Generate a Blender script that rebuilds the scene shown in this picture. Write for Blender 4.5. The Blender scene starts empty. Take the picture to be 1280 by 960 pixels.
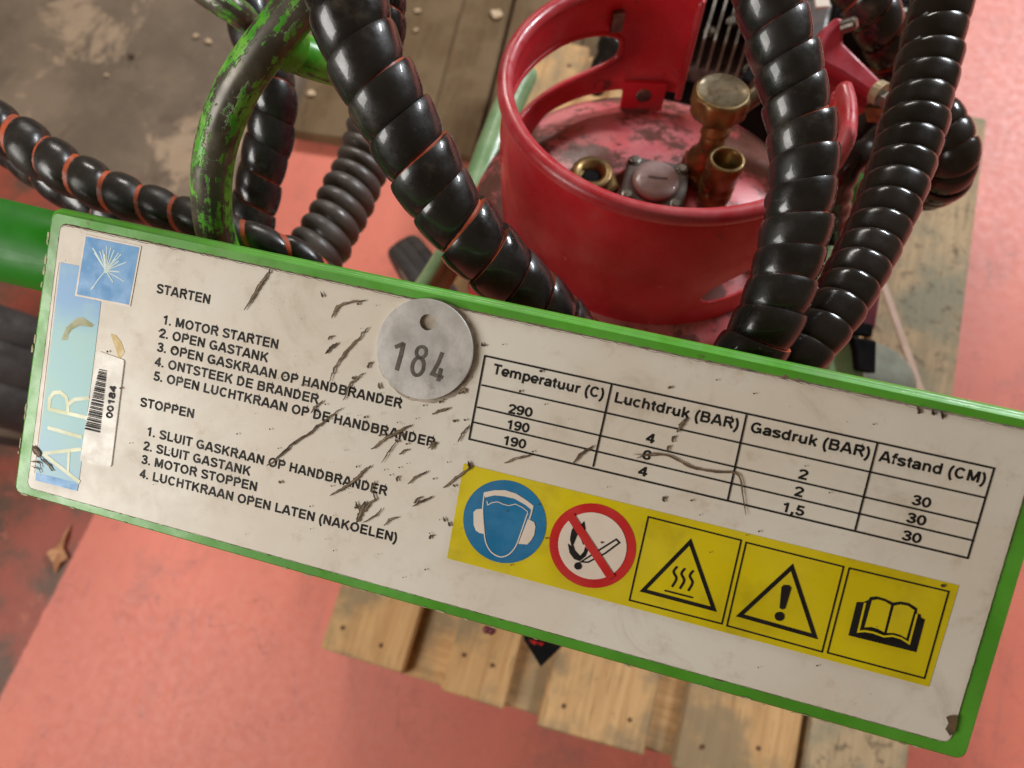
import bpy, bmesh, math, random
import numpy as np
from mathutils import Matrix, Vector
random.seed(4)
SC = bpy.context.scene
COL = SC.collection

# ------------------------------------------------------------------ camera
F_PX, CX, CY = 950.0, 640.0, 480.0
M = np.array([[0.96135827, 0.24023275, -0.13445635],
              [0.26852597, -0.92593737, 0.26558197],
              [-0.06069668, -0.29142444, -0.95466628]])     # camera axes (right, down, forward) in world space
CAM = np.array([0.0, 0.0, 1.271])
cd = bpy.data.cameras.new('camera')
cam = bpy.data.objects.new('camera', cd)
COL.objects.link(cam)
R = Matrix([[M[i][0], -M[i][1], -M[i][2]] for i in range(3)]).to_4x4()
cam.matrix_world = Matrix.Translation(Vector(CAM)) @ R
cd.sensor_width = 36.0
cd.lens = 36.0 * F_PX / 1280.0
cd.clip_start = 0.01
cd.clip_end = 100.0
cd.dof.use_dof = True
cd.dof.focus_distance = 0.40
cd.dof.aperture_fstop = 7.5
SC.camera = cam

# ------------------------------------------------------------------ light
SC.view_settings.view_transform = 'Standard'
SC.view_settings.look = 'None'
SC.view_settings.exposure = 0.0
SC.view_settings.gamma = 1.0
w = bpy.data.worlds.new('World')
SC.world = w
w.use_nodes = True
w.node_tree.nodes['Background'].inputs[0].default_value = (1.0, 0.66, 0.36, 1)
w.node_tree.nodes['Background'].inputs[1].default_value = 0.115


def area(name, loc, target, sx, sy, power, col):
    l = bpy.data.lights.new(name, 'AREA')
    l.shape = 'RECTANGLE'
    l.size, l.size_y, l.energy, l.color = sx, sy, power, col
    o = bpy.data.objects.new(name, l)
    COL.objects.link(o)
    o.location = loc
    o.rotation_euler = (Vector(target) - Vector(loc)).to_track_quat('-Z', 'Y').to_euler()
    return o


area('doorway_light', (-1.18, -0.60, 1.50), (-0.25, -0.05, 0.5), 0.8, 0.7, 19, (1.0, 0.97, 0.92))
area('ceiling_tube', (1.80, 2.90, 2.30), (0.2, 0.3, 0.3), 1.2, 0.18, 68, (0.90, 0.95, 1.0))
area('ceiling_tube', (1.90, 3.45, 2.50), (0.2, 0.3, 0.3), 1.2, 0.18, 68, (0.90, 0.95, 1.0))
area('ceiling_tube', (-1.20, 3.10, 2.45), (-0.3, 0.3, 0.2), 1.2, 0.30, 36, (1.0, 0.95, 0.88))


# ------------------------------------------------------------------ geometry helpers
def ray(u, v):
    return M @ np.array([(u - CX) / F_PX, (v - CY) / F_PX, 1.0])


def W(u, v, d):
    """world point seen at photo position u, v at distance d along the view axis"""
    return CAM + ray(u, v) * d


def Wz(u, v, z):
    r = ray(u, v)
    return CAM + r * ((z - CAM[2]) / r[2])


def link(o, parent=None):
    COL.objects.link(o)
    if parent is not None:
        o.parent = parent
    return o


def tag(o, label=None, cat=None, group=None, kind=None):
    for k, val in (('label', label), ('category', cat), ('group', group), ('kind', kind)):
        if val:
            o[k] = val
    return o


def thing(name, label, cat, mat=None, group=None):
    o = bpy.data.objects.new(name, None)
    o.empty_display_size = 0.05
    link(o)
    if mat is not None:
        o.matrix_world = mat
    return tag(o, label, cat, group)


def mesh(name, V, Fc, mats, parent=None, smooth=False, mi=None, uv=None):
    me = bpy.data.meshes.new(name)
    me.from_pydata([tuple(map(float, p)) for p in V], [], [tuple(f) for f in Fc])
    if not isinstance(mats, (list, tuple)):
        mats = [mats]
    for m in mats:
        me.materials.append(m)
    if mi is not None:
        me.polygons.foreach_set('material_index', mi)
    if smooth:
        me.polygons.foreach_set('use_smooth', [True] * len(me.polygons))
    if uv is not None:
        l = me.uv_layers.new(name='uv')
        for lo in me.loops:
            l.data[lo.index].uv = uv[lo.vertex_index]
    me.update()
    return link(bpy.data.objects.new(name, me), parent)


class MB:
    def __init__(s):
        s.V, s.F, s.I = [], [], []

    def add(s, V, Fc, i=0):
        b = len(s.V)
        s.V += [tuple(map(float, p)) for p in V]
        s.F += [tuple(x + b for x in f) for f in Fc]
        s.I += [i] * len(Fc)
        return s

    def box(s, c, h, i=0, rot=None):
        V = []
        for sx in (-1, 1):
            for sy in (-1, 1):
                for sz in (-1, 1):
                    p = Vector((sx * h[0], sy * h[1], sz * h[2]))
                    if rot is not None:
                        p = rot @ p
                    V.append((p[0] + c[0], p[1] + c[1], p[2] + c[2]))
        return s.add(V, [(0, 1, 3, 2), (4, 6, 7, 5), (0, 4, 5, 1), (2, 3, 7, 6), (0, 2, 6, 4), (1, 5, 7, 3)], i)

    def lathe(s, prof, n=32, i=0, mat=None, a0=0, hexa=False):
        V, Fc = [], []
        for (r, z) in prof:
            for k in range(n):
                a = a0 + 2 * math.pi * k / n
                V.append(Vector((r * math.cos(a), r * math.sin(a), z)))
        for j in range(len(prof) - 1):
            for k in range(n):
                k2 = (k + 1) % n
                Fc.append((j * n + k, j * n + k2, (j + 1) * n + k2, (j + 1) * n + k))
        Fc.append(tuple(range(n))[::-1])
        Fc.append(tuple((len(prof) - 1) * n + k for k in range(n)))
        if mat is not None:
            V = [mat @ p for p in V]
        return s.add(V, Fc, i)

    def poly(s, pts, z=0.0, i=0):
        return s.add([(p[0], p[1], z) for p in pts], [tuple(range(len(pts)))], i)

    def stroke(s, pts, wd, z=0.0, i=0, closed=False, taper=False):
        p = [np.array(q[:2], float) for q in pts]
        n = len(p)
        V, Fc = [], []
        for k in range(n):
            if closed:
                a, b = p[k] - p[k - 1], p[(k + 1) % n] - p[k]
            else:
                a = p[k] - p[k - 1] if k > 0 else p[1] - p[0]
                b = p[k + 1] - p[k] if k < n - 1 else a
            a = a / (np.linalg.norm(a) + 1e-12)
            b = b / (np.linalg.norm(b) + 1e-12)
            na, nb = np.array([-a[1], a[0]]), np.array([-b[1], b[0]])
            m = na + nb
            m = m / (np.linalg.norm(m) + 1e-12)
            ww = wd * 0.5 / max(0.35, m @ na)
            if taper:
                ww *= 0.12 + 0.88 * (math.sin(math.pi * (k + .35) / (n - .3)) ** .6) * random.uniform(.6, 1.15)
            V += [(*(p[k] + m * ww), z), (*(p[k] - m * ww), z)]
        for k in range(n if closed else n - 1):
            j = (k + 1) % n
            Fc.append((2 * k, 2 * k + 1, 2 * j + 1, 2 * j))
        return s.add(V, Fc, i)

    def build(s, name, mats, parent=None, smooth=False):
        return mesh(name, s.V, s.F, mats, parent, smooth, s.I)


def roundpoly(q, r, n=6):
    out = []
    q = [np.array(p, float) for p in q]
    for k in range(len(q)):
        p, a, b = q[k], q[k - 1], q[(k + 1) % len(q)]
        da, db = (a - p) / np.linalg.norm(a - p), (b - p) / np.linalg.norm(b - p)
        p0, p1 = p + da * r, p + db * r
        for t in np.linspace(0, 1, n):
            out.append((1 - t) ** 2 * p0 + 2 * t * (1 - t) * p + t * t * p1)
    return out


def catmull(P, n=24, closed=False):
    P = [np.array(p, float) for p in P]
    Q = [2 * P[0] - P[1]] + P + [2 * P[-1] - P[-2]]
    out = []
    for i in range(1, len(Q) - 2):
        for t in np.linspace(0, 1, n, endpoint=False):
            a, b, c, d = Q[i - 1], Q[i], Q[i + 1], Q[i + 2]
            out.append(.5 * ((2 * b) + (c - a) * t + (2 * a - 5 * b + 4 * c - d) * t * t + (3 * b - a - 3 * c + d) * t ** 3))
    out.append(P[-1])
    return np.array(out)


class Path:
    def __init__(s, P, n=24):
        c = catmull(P, n)
        L = np.r_[0, np.cumsum(np.linalg.norm(np.diff(c, axis=0), axis=1))]
        s.len = L[-1]
        k = 400
        s.s = np.linspace(0, s.len, k)
        s.p = np.stack([np.interp(s.s, L, c[:, i]) for i in range(3)], 1)
        t = np.gradient(s.p, axis=0)
        s.t = t / np.linalg.norm(t, axis=1)[:, None]
        n0 = np.cross(s.t[0], [0.3, 0.2, 0.9])
        n0 /= np.linalg.norm(n0)
        N = [n0]
        for i in range(1, k):
            v = N[-1] - s.t[i] * (N[-1] @ s.t[i])
            N.append(v / np.linalg.norm(v))
        s.n = np.array(N)
        s.b = np.cross(s.t, s.n)

    def at(s, x):
        x = np.clip(x, 0, s.len)
        g = lambda A: np.stack([np.interp(x, s.s, A[:, i]) for i in range(3)], -1)
        return g(s.p), g(s.n), g(s.b)


def tube(name, P, rad, mats, parent=None, seg=24, nl=90, ripple=None):
    pa = Path(P)
    xs = np.linspace(0, pa.len, nl)
    p, n, b = pa.at(xs)
    V, Fc, uv = [], [], []
    for i in range(nl):
        f = i / (nl - 1)
        r = rad if not isinstance(rad, (tuple, list)) else float(np.interp(f, np.linspace(0, 1, len(rad)), rad))
        if ripple:
            r *= 1 + ripple[1] * math.sin(2 * math.pi * xs[i] / ripple[0])
        for k in range(seg):
            a = 2 * math.pi * k / seg
            V.append(p[i] + r * (math.cos(a) * n[i] + math.sin(a) * b[i]))
            uv.append((k / seg, xs[i]))
    for i in range(nl - 1):
        for k in range(seg):
            k2 = (k + 1) % seg
            Fc.append((i * seg + k, i * seg + k2, (i + 1) * seg + k2, (i + 1) * seg + k))
    Fc.append(tuple(range(seg))[::-1])
    Fc.append(tuple((nl - 1) * seg + k for k in range(seg)))
    return mesh(name, V, Fc, mats, parent, True, uv=uv)


def spiral(name, P, rad, pitch, mats, parent, gap=.03, bulge=.10, hand=1, lip=.04, power=2.4, na=26, wob=.0):
    """one strip wound round the hose, turn beside turn"""
    pa = Path(P)
    turns = pa.len / pitch - 1
    nphi = int(turns * na)
    ws = [0, 0, .06, .16, .32, .5, .68, .84, .94, 1, 1]
    rr = []
    for k, x in enumerate(ws):
        if k in (0, len(ws) - 1):
            rr.append(.80)
        else:
            rr.append(1 - bulge * abs(2 * x - 1) ** power + lip * (.5 - x))
    phi = np.arange(nphi + 1) / na * 2 * math.pi
    V = []
    jit = np.interp(phi, np.arange(0, phi[-1] + 7, 2.1), np.random.RandomState(len(P) * 7).uniform(-1, 1, len(np.arange(0, phi[-1] + 7, 2.1))))
    for x, q in zip(ws, rr):
        sx = pitch * (phi / (2 * math.pi) + x * (1 - gap)) + wob * pitch * jit
        p, n, b = pa.at(sx)
        r = np.interp(sx / pa.len, np.linspace(0, 1, len(rad)), rad) if isinstance(rad, (list, tuple)) else np.full_like(sx, rad)
        r = r * (1 + .04 * jit)
        a = hand * phi
        V.append(p + (r * q)[:, None] * (np.cos(a)[:, None] * n + np.sin(a)[:, None] * b))
    V = np.stack(V, 1)
    nw = len(ws)
    Fc = []
    for i in range(nphi):
        for j in range(nw - 1):
            f = (i * nw + j, (i + 1) * nw + j, (i + 1) * nw + j + 1, i * nw + j + 1)
            Fc.append(f if hand < 0 else f[::-1])
    mi = [1 if k % (nw - 1) == 0 else 0 for k in range(len(Fc))]
    o = mesh(name, V.reshape(-1, 3), Fc, [mats, mats if mats in (BLACK_GLOSS, GREY_CORR) else ORANGE_LIP], parent, True, mi)
    o.data.set_sharp_from_angle(angle=math.radians(50))
    return o


# ------------------------------------------------------------------ materials
def S(r, g, b):
    f = lambda c: (c / 255 / 12.92) if c / 255 <= .04045 else ((c / 255 + .055) / 1.055) ** 2.4
    return (f(r), f(g), f(b), 1)


class Mat:
    def __init__(s, name, coord='Object', stretch=None, rand=False):
        s.m = bpy.data.materials.new(name)
        s.m.use_nodes = True
        s.nt = s.m.node_tree
        s.b = s.nt.nodes['Principled BSDF']
        tc = s.nt.nodes.new('ShaderNodeTexCoord')
        s.co = tc.outputs[coord]
        if rand:
            oi = s.nt.nodes.new('ShaderNodeObjectInfo')
            mu = s.math('MULTIPLY', oi.outputs['Random'], 37.0)
            va = s.nt.nodes.new('ShaderNodeVectorMath')
            va.operation = 'ADD'
            s.lk(s.co, va.inputs[0])
            s.lk(mu, va.inputs[1])
            s.co = va.outputs[0]
        if stretch:
            mp = s.nt.nodes.new('ShaderNodeMapping')
            mp.inputs['Scale'].default_value = stretch
            s.lk(s.co, mp.inputs[0])
            s.co = mp.outputs[0]

    def lk(s, a, b):
        s.nt.links.new(a, b)

    def math(s, op, a, b=None, clamp=False):
        n = s.nt.nodes.new('ShaderNodeMath')
        n.operation = op
        n.use_clamp = clamp
        for k, v in enumerate((a, b)):
            if v is None:
                continue
            if isinstance(v, (int, float)):
                n.inputs[k].default_value = v
            else:
                s.lk(v, n.inputs[k])
        return n.outputs[0]

    def noise(s, scale, detail=6, rough=.6, dist=0, co=None):
        n = s.nt.nodes.new('ShaderNodeTexNoise')
        n.inputs['Scale'].default_value = scale
        n.inputs['Detail'].default_value = detail
        n.inputs['Roughness'].default_value = rough
        n.inputs['Distortion'].default_value = dist
        s.lk(co or s.co, n.inputs['Vector'])
        return n.outputs['Fac']

    def ramp(s, v, lo, hi, a=0.0, b=1.0):
        n = s.nt.nodes.new('ShaderNodeMapRange')
        n.interpolation_type = 'SMOOTHSTEP'
        s.lk(v, n.inputs['Value'])
        n.inputs['From Min'].default_value, n.inputs['From Max'].default_value = lo, hi
        n.inputs['To Min'].default_value, n.inputs['To Max'].default_value = a, b
        return n.outputs['Result']

    def mix(s, fac, a, b):
        n = s.nt.nodes.new('ShaderNodeMix')
        n.data_type = 'RGBA'
        for v, i in ((fac, 0), (a, 6), (b, 7)):
            if isinstance(v, (int, float)):
                n.inputs[i].default_value = v
            elif isinstance(v, tuple):
                n.inputs[i].default_value = v
            else:
                s.lk(v, n.inputs[i])
        return n.outputs[2]

    def xyz(s):
        n = s.nt.nodes.new('ShaderNodeSeparateXYZ')
        s.lk(s.co, n.inputs[0])
        return n.outputs

    def bump(s, h, strength=.3, dist=.001):
        n = s.nt.nodes.new('ShaderNodeBump')
        n.inputs['Strength'].default_value = strength
        n.inputs['Distance'].default_value = dist
        s.lk(h, n.inputs['Height'])
        s.lk(n.outputs[0], s.b.inputs['Normal'])

    def out(s, col, rough=.5, metal=0.0, coat=0.0, spec=.5):
        for v, k in ((col, 'Base Color'), (rough, 'Roughness'), (metal, 'Metallic'), (coat, 'Coat Weight'), (spec, 'Specular IOR Level')):
            if isinstance(v, (int, float, tuple)):
                s.b.inputs[k].default_value = v
            else:
                s.lk(v, s.b.inputs[k])
        return s.m


def simple(name, a, b, scale, rough=.5, metal=0.0, bump=0.0, coat=0.0, spots=(), bscale=None, lo=.35, hi=.65, rand=False, stretch=None, spec=.5, rvar=.15):
    m = Mat(name, rand=rand, stretch=stretch)
    c = m.mix(m.ramp(m.noise(scale), lo, hi), a, b)
    for (col, sc, l, h) in spots:
        c = m.mix(m.ramp(m.noise(sc, 8, .65), l, h), c, col)
    if bump:
        m.bump(m.noise(bscale or scale * 4, 8), bump)
    r = m.ramp(m.noise(scale * 2.3), .3, .7, max(.02, rough - rvar), min(1, rough + rvar))
    return m.out(c, r, metal, coat, spec)


BLACK_HOSE = simple('black_spiral_plastic', S(18, 18, 19), S(36, 35, 34), 22, .32, bump=.20, bscale=140, coat=.4, 
                    spots=[(S(92, 84, 74), 30, .54, .80), (S(96, 88, 78), 260, .64, .78)])
BLACK_DULL = simple('worn_black_plastic', S(36, 34, 32), S(56, 51, 47), 25, .34, bump=.12, bscale=250,
                    spots=[(S(104, 95, 84), 60, .62, .80)])
BLACK_GLOSS = simple('glossy_black_plastic', S(32, 30, 28), S(48, 43, 40), 28, .22, bump=.06, bscale=200, rvar=.08,
                     spots=[(S(92, 82, 72), 70, .68, .82)])
ORANGE = simple('orange_rubber', S(188, 84, 46), S(140, 64, 38), 60, .55, bump=.1)
ORANGE_LIP = simple('orange_strip_edge', S(184, 84, 46), S(50, 36, 30), 40, .55, lo=.44, hi=.54)
GREY_CORR = simple('grey_corrugated_plastic', S(84, 78, 74), S(104, 96, 90), 30, .38, bump=.1, bscale=200,
                   spots=[(S(150, 140, 128), 90, .66, .80)])
RED = simple('red_cylinder_paint', S(216, 40, 54), S(194, 26, 40), 14, .40, bump=.06, bscale=110, coat=.08,
             spots=[(S(206, 96, 98), 12, .46, .82), (S(110, 60, 48), 38, .63, .72), (S(206, 120, 118), 130, .64, .76), (S(120, 24, 30), 9, .5, .8)])
RED_RIM = simple('worn_red_rim_paint', S(188, 40, 50), S(196, 82, 88), 26, .36, bump=.06, bscale=160, coat=.1, spots=[(S(128, 84, 76), 40, .66, .76)])
RED_DOME = simple('lit_red_dome_paint', S(210, 96, 102), S(218, 132, 134), 14, .34, bump=.08, bscale=120,
                  spots=[(S(110, 72, 64), 17, .47, .56), (S(88, 66, 58), 60, .56, .70)])  # pinker base stands in for glancing light; the brown spots are dirt
RED_CAST = simple('red_casting_paint', S(182, 48, 62), S(160, 36, 50), 30, .45, bump=.1, bscale=200, spots=[(S(205, 130, 130), 60, .64, .8)])
BRASS = simple('aged_brass', S(146, 116, 66), S(104, 86, 52), 60, .42, metal=.55, bump=.12, bscale=220, spots=[(S(84, 74, 52), 90, .58, .72)])
BRASS_TOP = simple('tarnished_brass_top', S(106, 90, 66), S(84, 72, 50), 70, .45, metal=.6, bump=.15, bscale=260)
STEEL = simple('dull_steel', S(150, 146, 138), S(116, 112, 104), 80, .38, metal=.9, bump=.1)
GAUGE = simple('dusty_gauge_body', S(100, 88, 80), S(80, 72, 66), 60, .7, bump=.15, spots=[(S(150, 138, 128), 90, .6, .75)])
GAUGE_FACE = simple('dusty_gauge_glass', S(164, 138, 132), S(140, 118, 112), 40, .45, coat=.2)
GREEN = simple('green_plate_paint', S(92, 170, 52), S(80, 154, 42), 22, .40, bump=.08, bscale=200, coat=.15,
               spots=[(S(98, 124, 60), 14, .54, .76), (S(84, 92, 48), 60, .64, .74), (S(66, 80, 40), 240, .66, .76)])
GREEN_TUBE = simple('green_tube_paint', S(36, 122, 24), S(28, 104, 18), 12, .44, coat=.05, spec=.38, bump=.06, bscale=120, spots=[(S(70, 90, 40), 60, .66, .78)])
MINT = simple('pale_green_paint', S(150, 180, 136), S(124, 160, 112), 20, .34, coat=.2, spots=[(S(96, 104, 78), 40, .62, .78)])
FRAME_GREEN = simple('green_frame_paint', S(74, 156, 70), S(56, 136, 54), 20, .4, coat=.1)
GREY_TANK = simple('grey_tank_plastic', S(128, 130, 116), S(112, 112, 100), 20, .75, spec=.2, spots=[(S(110, 104, 90), 50, .6, .78)])
MAROON = simple('maroon_paint', S(120, 48, 62), S(96, 36, 50), 30, .5)
DARK = simple('black_engine_metal', S(16, 17, 18), S(26, 25, 25), 40, .8, bump=.1, spec=.12)
DARKBROWN = simple('oily_brown_metal', S(74, 56, 44), S(48, 42, 38), 40, .5, bump=.1)
FIN = simple('engine_fin_metal', S(170, 162, 150), S(130, 124, 116), 50, .4, metal=.3)
RUBBER = simple('dusty_tyre_rubber', S(62, 56, 53), S(46, 42, 40), 20, .75, bump=.2, bscale=180, spots=[(S(92, 84, 78), 50, .6, .8)])
CREAM = simple('cream_plastic', S(228, 196, 174), S(214, 182, 160), 30, .5)
LEAF = simple('dry_leaf', S(208, 156, 112), S(180, 128, 90), 60, .7, bump=.2)
CHIP = simple('wood_chip', S(214, 190, 160), S(186, 158, 124), 60, .8, bump=.2)
PRINT = simple('black_print', S(20, 18, 18), S(34, 31, 29), 60, .6, spec=.25)
GRIME = simple('brown_grime', S(66, 52, 38), S(104, 84, 62), 200, .8)
HAIR = simple('brown_scuff', S(112, 90, 64), S(90, 72, 52), 200, .8)
YELLOW = simple('yellow_print', S(226, 206, 14), S(212, 192, 16), 12, .42, bump=.03, spots=[(S(170, 150, 30), 20, .48, .80), (S(110, 96, 40), 240, .69, .77)])
BLUE = simple('blue_print', S(38, 124, 172), S(30, 112, 160), 30, .42, spots=[(S(30, 80, 110), 200, .70, .78)])
REDP = simple('red_print', S(206, 46, 44), S(196, 40, 40), 30, .42)
WHITEP = simple('white_print', S(236, 222, 208), S(228, 214, 198), 40, .42)
SKY = simple('light_blue_print', S(96, 160, 214), S(84, 150, 208), 40, .42)
SEED = simple('pale_seed_print', S(222, 236, 224), S(196, 222, 220), 60, .42)
LETTER = simple('cream_letter_print', S(226, 228, 184), S(222, 226, 200), 30, .42)
STICKER = simple('white_sticker', S(236, 230, 220), S(226, 220, 208), 40, .38)
OLIVE = simple('olive_residue', S(150, 152, 104), S(164, 164, 120), 60, .5)
OCHRE = simple('ochre_residue', S(214, 184, 110), S(226, 204, 148), 90, .5)
ALU = simple('scuffed_aluminium', S(200, 196, 192), S(176, 172, 168), 40, .40, metal=.35, bump=.12, bscale=140, spots=[(S(150, 144, 138), 50, .60, .74)], rvar=.1)
STAMP = simple('stamped_groove', S(96, 90, 82), S(76, 70, 62), 200, .6, metal=.3)


def m_label():
    m = Mat('worn_white_label')
    c = m.mix(m.ramp(m.noise(9, 5), .35, .65), S(232, 226, 214), S(224, 214, 198))
    c = m.mix(m.ramp(m.noise(60, 8, .7), .54, .78, 0, .6), c, S(190, 170, 144))
    c = m.mix(m.ramp(m.noise(420, 4, .7), .68, .76, 0, .8), c, S(120, 100, 78))
    c = m.mix(m.ramp(m.noise(150, 8, .8, 1.2), .70, .78, 0, .7), c, S(140, 122, 98))
    c = m.mix(m.ramp(m.noise(20, 9, .72, .8), .52, .74, 0, .5), c, S(180, 164, 142))
    c = m.mix(m.ramp(m.noise(44, 9, .8, 2.5), .64, .74, 0, .5), c, S(150, 134, 112))
    m.bump(m.noise(70, 6), .10, .0006)
    return m.out(c, m.ramp(m.noise(50), .3, .7, .34, .52), 0, 0, .45)


def m_band():
    m = Mat('blue_band_print')
    y = m.xyz()[1]
    c = m.mix(m.ramp(y, -.070, -.046), S(150, 202, 204), S(118, 170, 218))
    c = m.mix(m.ramp(y, -.135, -.105, 1, 0), c, S(150, 194, 212))
    c = m.mix(m.ramp(m.noise(40, 5), .45, .7, 0, .5), c, S(160, 204, 190))
    return m.out(c, .42)


def m_handle(name, amt, lo):
    m = Mat(name)
    tc = m.nt.nodes.new('ShaderNodeTexCoord')
    sp = m.nt.nodes.new('ShaderNodeSeparateXYZ')
    m.lk(tc.outputs['UV'], sp.inputs[0])
    ang = m.math('COSINE', m.math('MULTIPLY', m.math('SUBTRACT', sp.outputs[0], HANDLE_A), 2 * math.pi))
    a2 = m.math('MULTIPLY', sp.outputs[0], 2 * math.pi)
    cb = m.nt.nodes.new('ShaderNodeCombineXYZ')
    m.lk(m.math('MULTIPLY', m.math('COSINE', a2), 1.5), cb.inputs[0])
    m.lk(m.math('MULTIPLY', m.math('SINE', a2), 1.5), cb.inputs[1])
    m.lk(m.math('MULTIPLY', sp.outputs[1], 16.0), cb.inputs[2])
    mixn = m.math('ADD', m.math('MULTIPLY', m.noise(1.6, 9, .72, .3, cb.outputs[0]), .6), m.math('MULTIPLY', m.noise(95, 8, .75), .4))
    bare = m.math('ADD', m.math('MULTIPLY', ang, amt), mixn)
    bare = m.math('ADD', bare, m.math('MULTIPLY', m.math('SUBTRACT', m.noise(260, 4), .5), .20))
    f = m.ramp(bare, lo, lo + .045)
    g = m.mix(m.ramp(m.noise(60), .4, .6), S(72, 160, 36), S(116, 184, 66))
    k = m.mix(m.ramp(m.noise(40), .35, .65), S(72, 67, 58), S(108, 100, 88))
    c = m.mix(f, g, k)
    m.bump(m.math('MULTIPLY', f, -1.0), .5, .0006)
    return m.out(c, m.ramp(m.noise(60), .3, .7, .28, .42), m.math('MULTIPLY', f, .3))


HANDLE_A = .0


def m_wood(name, a, b, dark, stain, spk=.63):
    m = Mat(name, stretch=(1, .07, 1), rand=True)
    g = m.noise(70, 8, .6, 1.0)
    c = m.mix(m.ramp(g, .35, .68), a, b)
    c = m.mix(m.ramp(m.noise(240, 6), .56, .70, 0, .6), c, dark)
    tc = m.nt.nodes.new('ShaderNodeTexCoord')
    oi = m.nt.nodes.new('ShaderNodeObjectInfo')
    va = m.nt.nodes.new('ShaderNodeVectorMath')
    m.lk(tc.outputs['Object'], va.inputs[0])
    m.lk(m.math('MULTIPLY', oi.outputs['Random'], 11.0), va.inputs[1])
    c = m.mix(m.ramp(m.noise(9, 6, .6, 0, va.outputs[0]), .44, .62, 0, .8), c, stain)
    c = m.mix(m.ramp(m.noise(55, 7, .7, 0, va.outputs[0]), spk, spk + .11, 0, .75), c, dark)
    m.bump(g, .35, .0015)
    return m.out(c, .75, 0, 0, .25)


WOOD = m_wood('pallet_pine', S(220, 178, 126), S(200, 156, 106), S(128, 98, 66), S(146, 130, 104))
WOOD_GREY = m_wood('mouldy_pine', S(196, 170, 134), S(174, 150, 118), S(104, 90, 72), S(138, 138, 118), .53)
WOOD_DARK = m_wood('weathered_plank', S(112, 90, 64), S(102, 82, 58), S(82, 66, 48), S(124, 104, 78))
WOOD_END = simple('shaded_end_grain', S(96, 74, 50), S(66, 50, 34), 90, .9, bump=.3)  # end grain, darkened further to paint in shade at the front board edges
NAIL = simple('rusty_nail', S(88, 62, 42), S(110, 80, 54), 200, .8)


def m_floor():
    m = Mat('painted_concrete')
    x, y, z = m.xyz()
    # left edge of the painted lane runs from (-0.84,-0.37) to (-0.75,0.70)
    nx, ny = 0.9967, -0.0815
    t = m.math('SUBTRACT', m.math('ADD', m.math('MULTIPLY', x, nx), m.math('MULTIPLY', y, ny)), -0.8065)
    edge = m.math('ADD', t, m.math('MULTIPLY', m.math('SUBTRACT', m.noise(60, 6), .5), .012))
    lane = m.ramp(edge, -.003, .003)
    pink = m.mix(m.ramp(m.noise(3.0, 5), .35, .65), S(228, 130, 110), S(219, 123, 105))
    pink = m.mix(m.ramp(m.noise(14, 8, .7), .52, .76, 0, .55), pink, S(178, 98, 90))
    pink = m.mix(m.ramp(m.noise(5.5, 8, .65), .60, .78, 0, .55), pink, S(160, 94, 82))
    pink = m.mix(m.ramp(m.noise(120, 3, .6), .70, .77, 0, .6), pink, S(140, 90, 78))
    pink = m.mix(m.ramp(m.noise(22, 9, .75, 3), .62, .70, 0, .55), pink, S(150, 86, 76))
    scr = m.math('ABSOLUTE', m.math('SUBTRACT', m.noise(5, 3, .5, 2.5), .5))
    pink = m.mix(m.math('MULTIPLY', m.ramp(scr, .0, .005, .55, 0), m.ramp(m.noise(7, 3), .48, .56)), pink, S(120, 76, 70))
    pink = m.mix(m.math('MULTIPLY', m.ramp(m.noise(2.2, 4), .5, .75), m.ramp(m.noise(45, 8, .8), .45, .7, 0, .7)), pink, S(150, 104, 96))
    mp = m.nt.nodes.new('ShaderNodeMapping')
    mp.inputs['Rotation'].default_value = (0, 0, .25)
    mp.inputs['Scale'].default_value = (9, 1.3, 1)
    m.lk(m.co, mp.inputs[0])
    pink = m.mix(m.ramp(m.noise(3.0, 9, .72, .4, mp.outputs[0]), .52, .74, 0, .45), pink, S(172, 106, 96))
    pink = m.mix(m.ramp(m.noise(8, 6, .7, 1.0, mp.outputs[0]), .63, .71, 0, .35), pink, S(136, 90, 80))
    pink = m.mix(m.ramp(m.noise(34, 9, .8, .5), .60, .72, 0, .6), pink, S(186, 116, 104))
    pink = m.mix(m.ramp(m.noise(230, 4, .7), .64, .71, 0, .75), pink, S(128, 84, 74))
    pink = m.mix(m.ramp(m.noise(3.6, 8, .72, .3), .53, .70, 0, .6), pink, S(162, 112, 102))
    worn = m.mix(m.ramp(m.noise(7, 8, .65), .42, .60), S(156, 78, 62), S(104, 76, 62))
    worn = m.mix(m.ramp(m.noise(18, 8, .7), .56, .68), worn, S(178, 100, 80))
    worn = m.mix(m.ramp(m.noise(30, 8, .7), .66, .72), worn, S(122, 104, 88))
    con = m.mix(m.ramp(m.noise(3.2, 8, .6), .40, .62), S(112, 98, 84), S(140, 122, 104))
    con = m.mix(m.ramp(m.noise(9, 9, .7, .6), .52, .66, 0, .8), con, S(104, 88, 74))
    con = m.mix(m.ramp(m.noise(4.9, 9, .68, .5), .53, .62, 0, .7), con, S(190, 164, 138))
    con = m.mix(m.ramp(m.noise(24, 9, .75, 1.5), .58, .70, 0, .6), con, S(92, 78, 66))
    con = m.mix(m.ramp(m.noise(70, 4, .6), .70, .76, 0, .6), con, S(206, 186, 160))
    yy = m.math('ADD', m.math('ADD', y, m.math('MULTIPLY', x, .15)), m.math('MULTIPLY', m.math('SUBTRACT', m.noise(6, 7), .5), .25))
    left = m.mix(m.ramp(yy, .36, .42), worn, con)
    c = m.mix(lane, left, pink)
    m.bump(m.noise(140, 10, .8), .18, .002)
    return m.out(c, m.ramp(m.noise(70, 6), .3, .7, .42, .54), 0, 0, .45)


# ------------------------------------------------------------------ floor
fl = mesh('floor', [(-5, -4, 0), (5, -4, 0), (5, 6, 0), (-5, 6, 0)], [(0, 1, 2, 3)], m_floor())
tag(fl, kind='structure')


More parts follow.
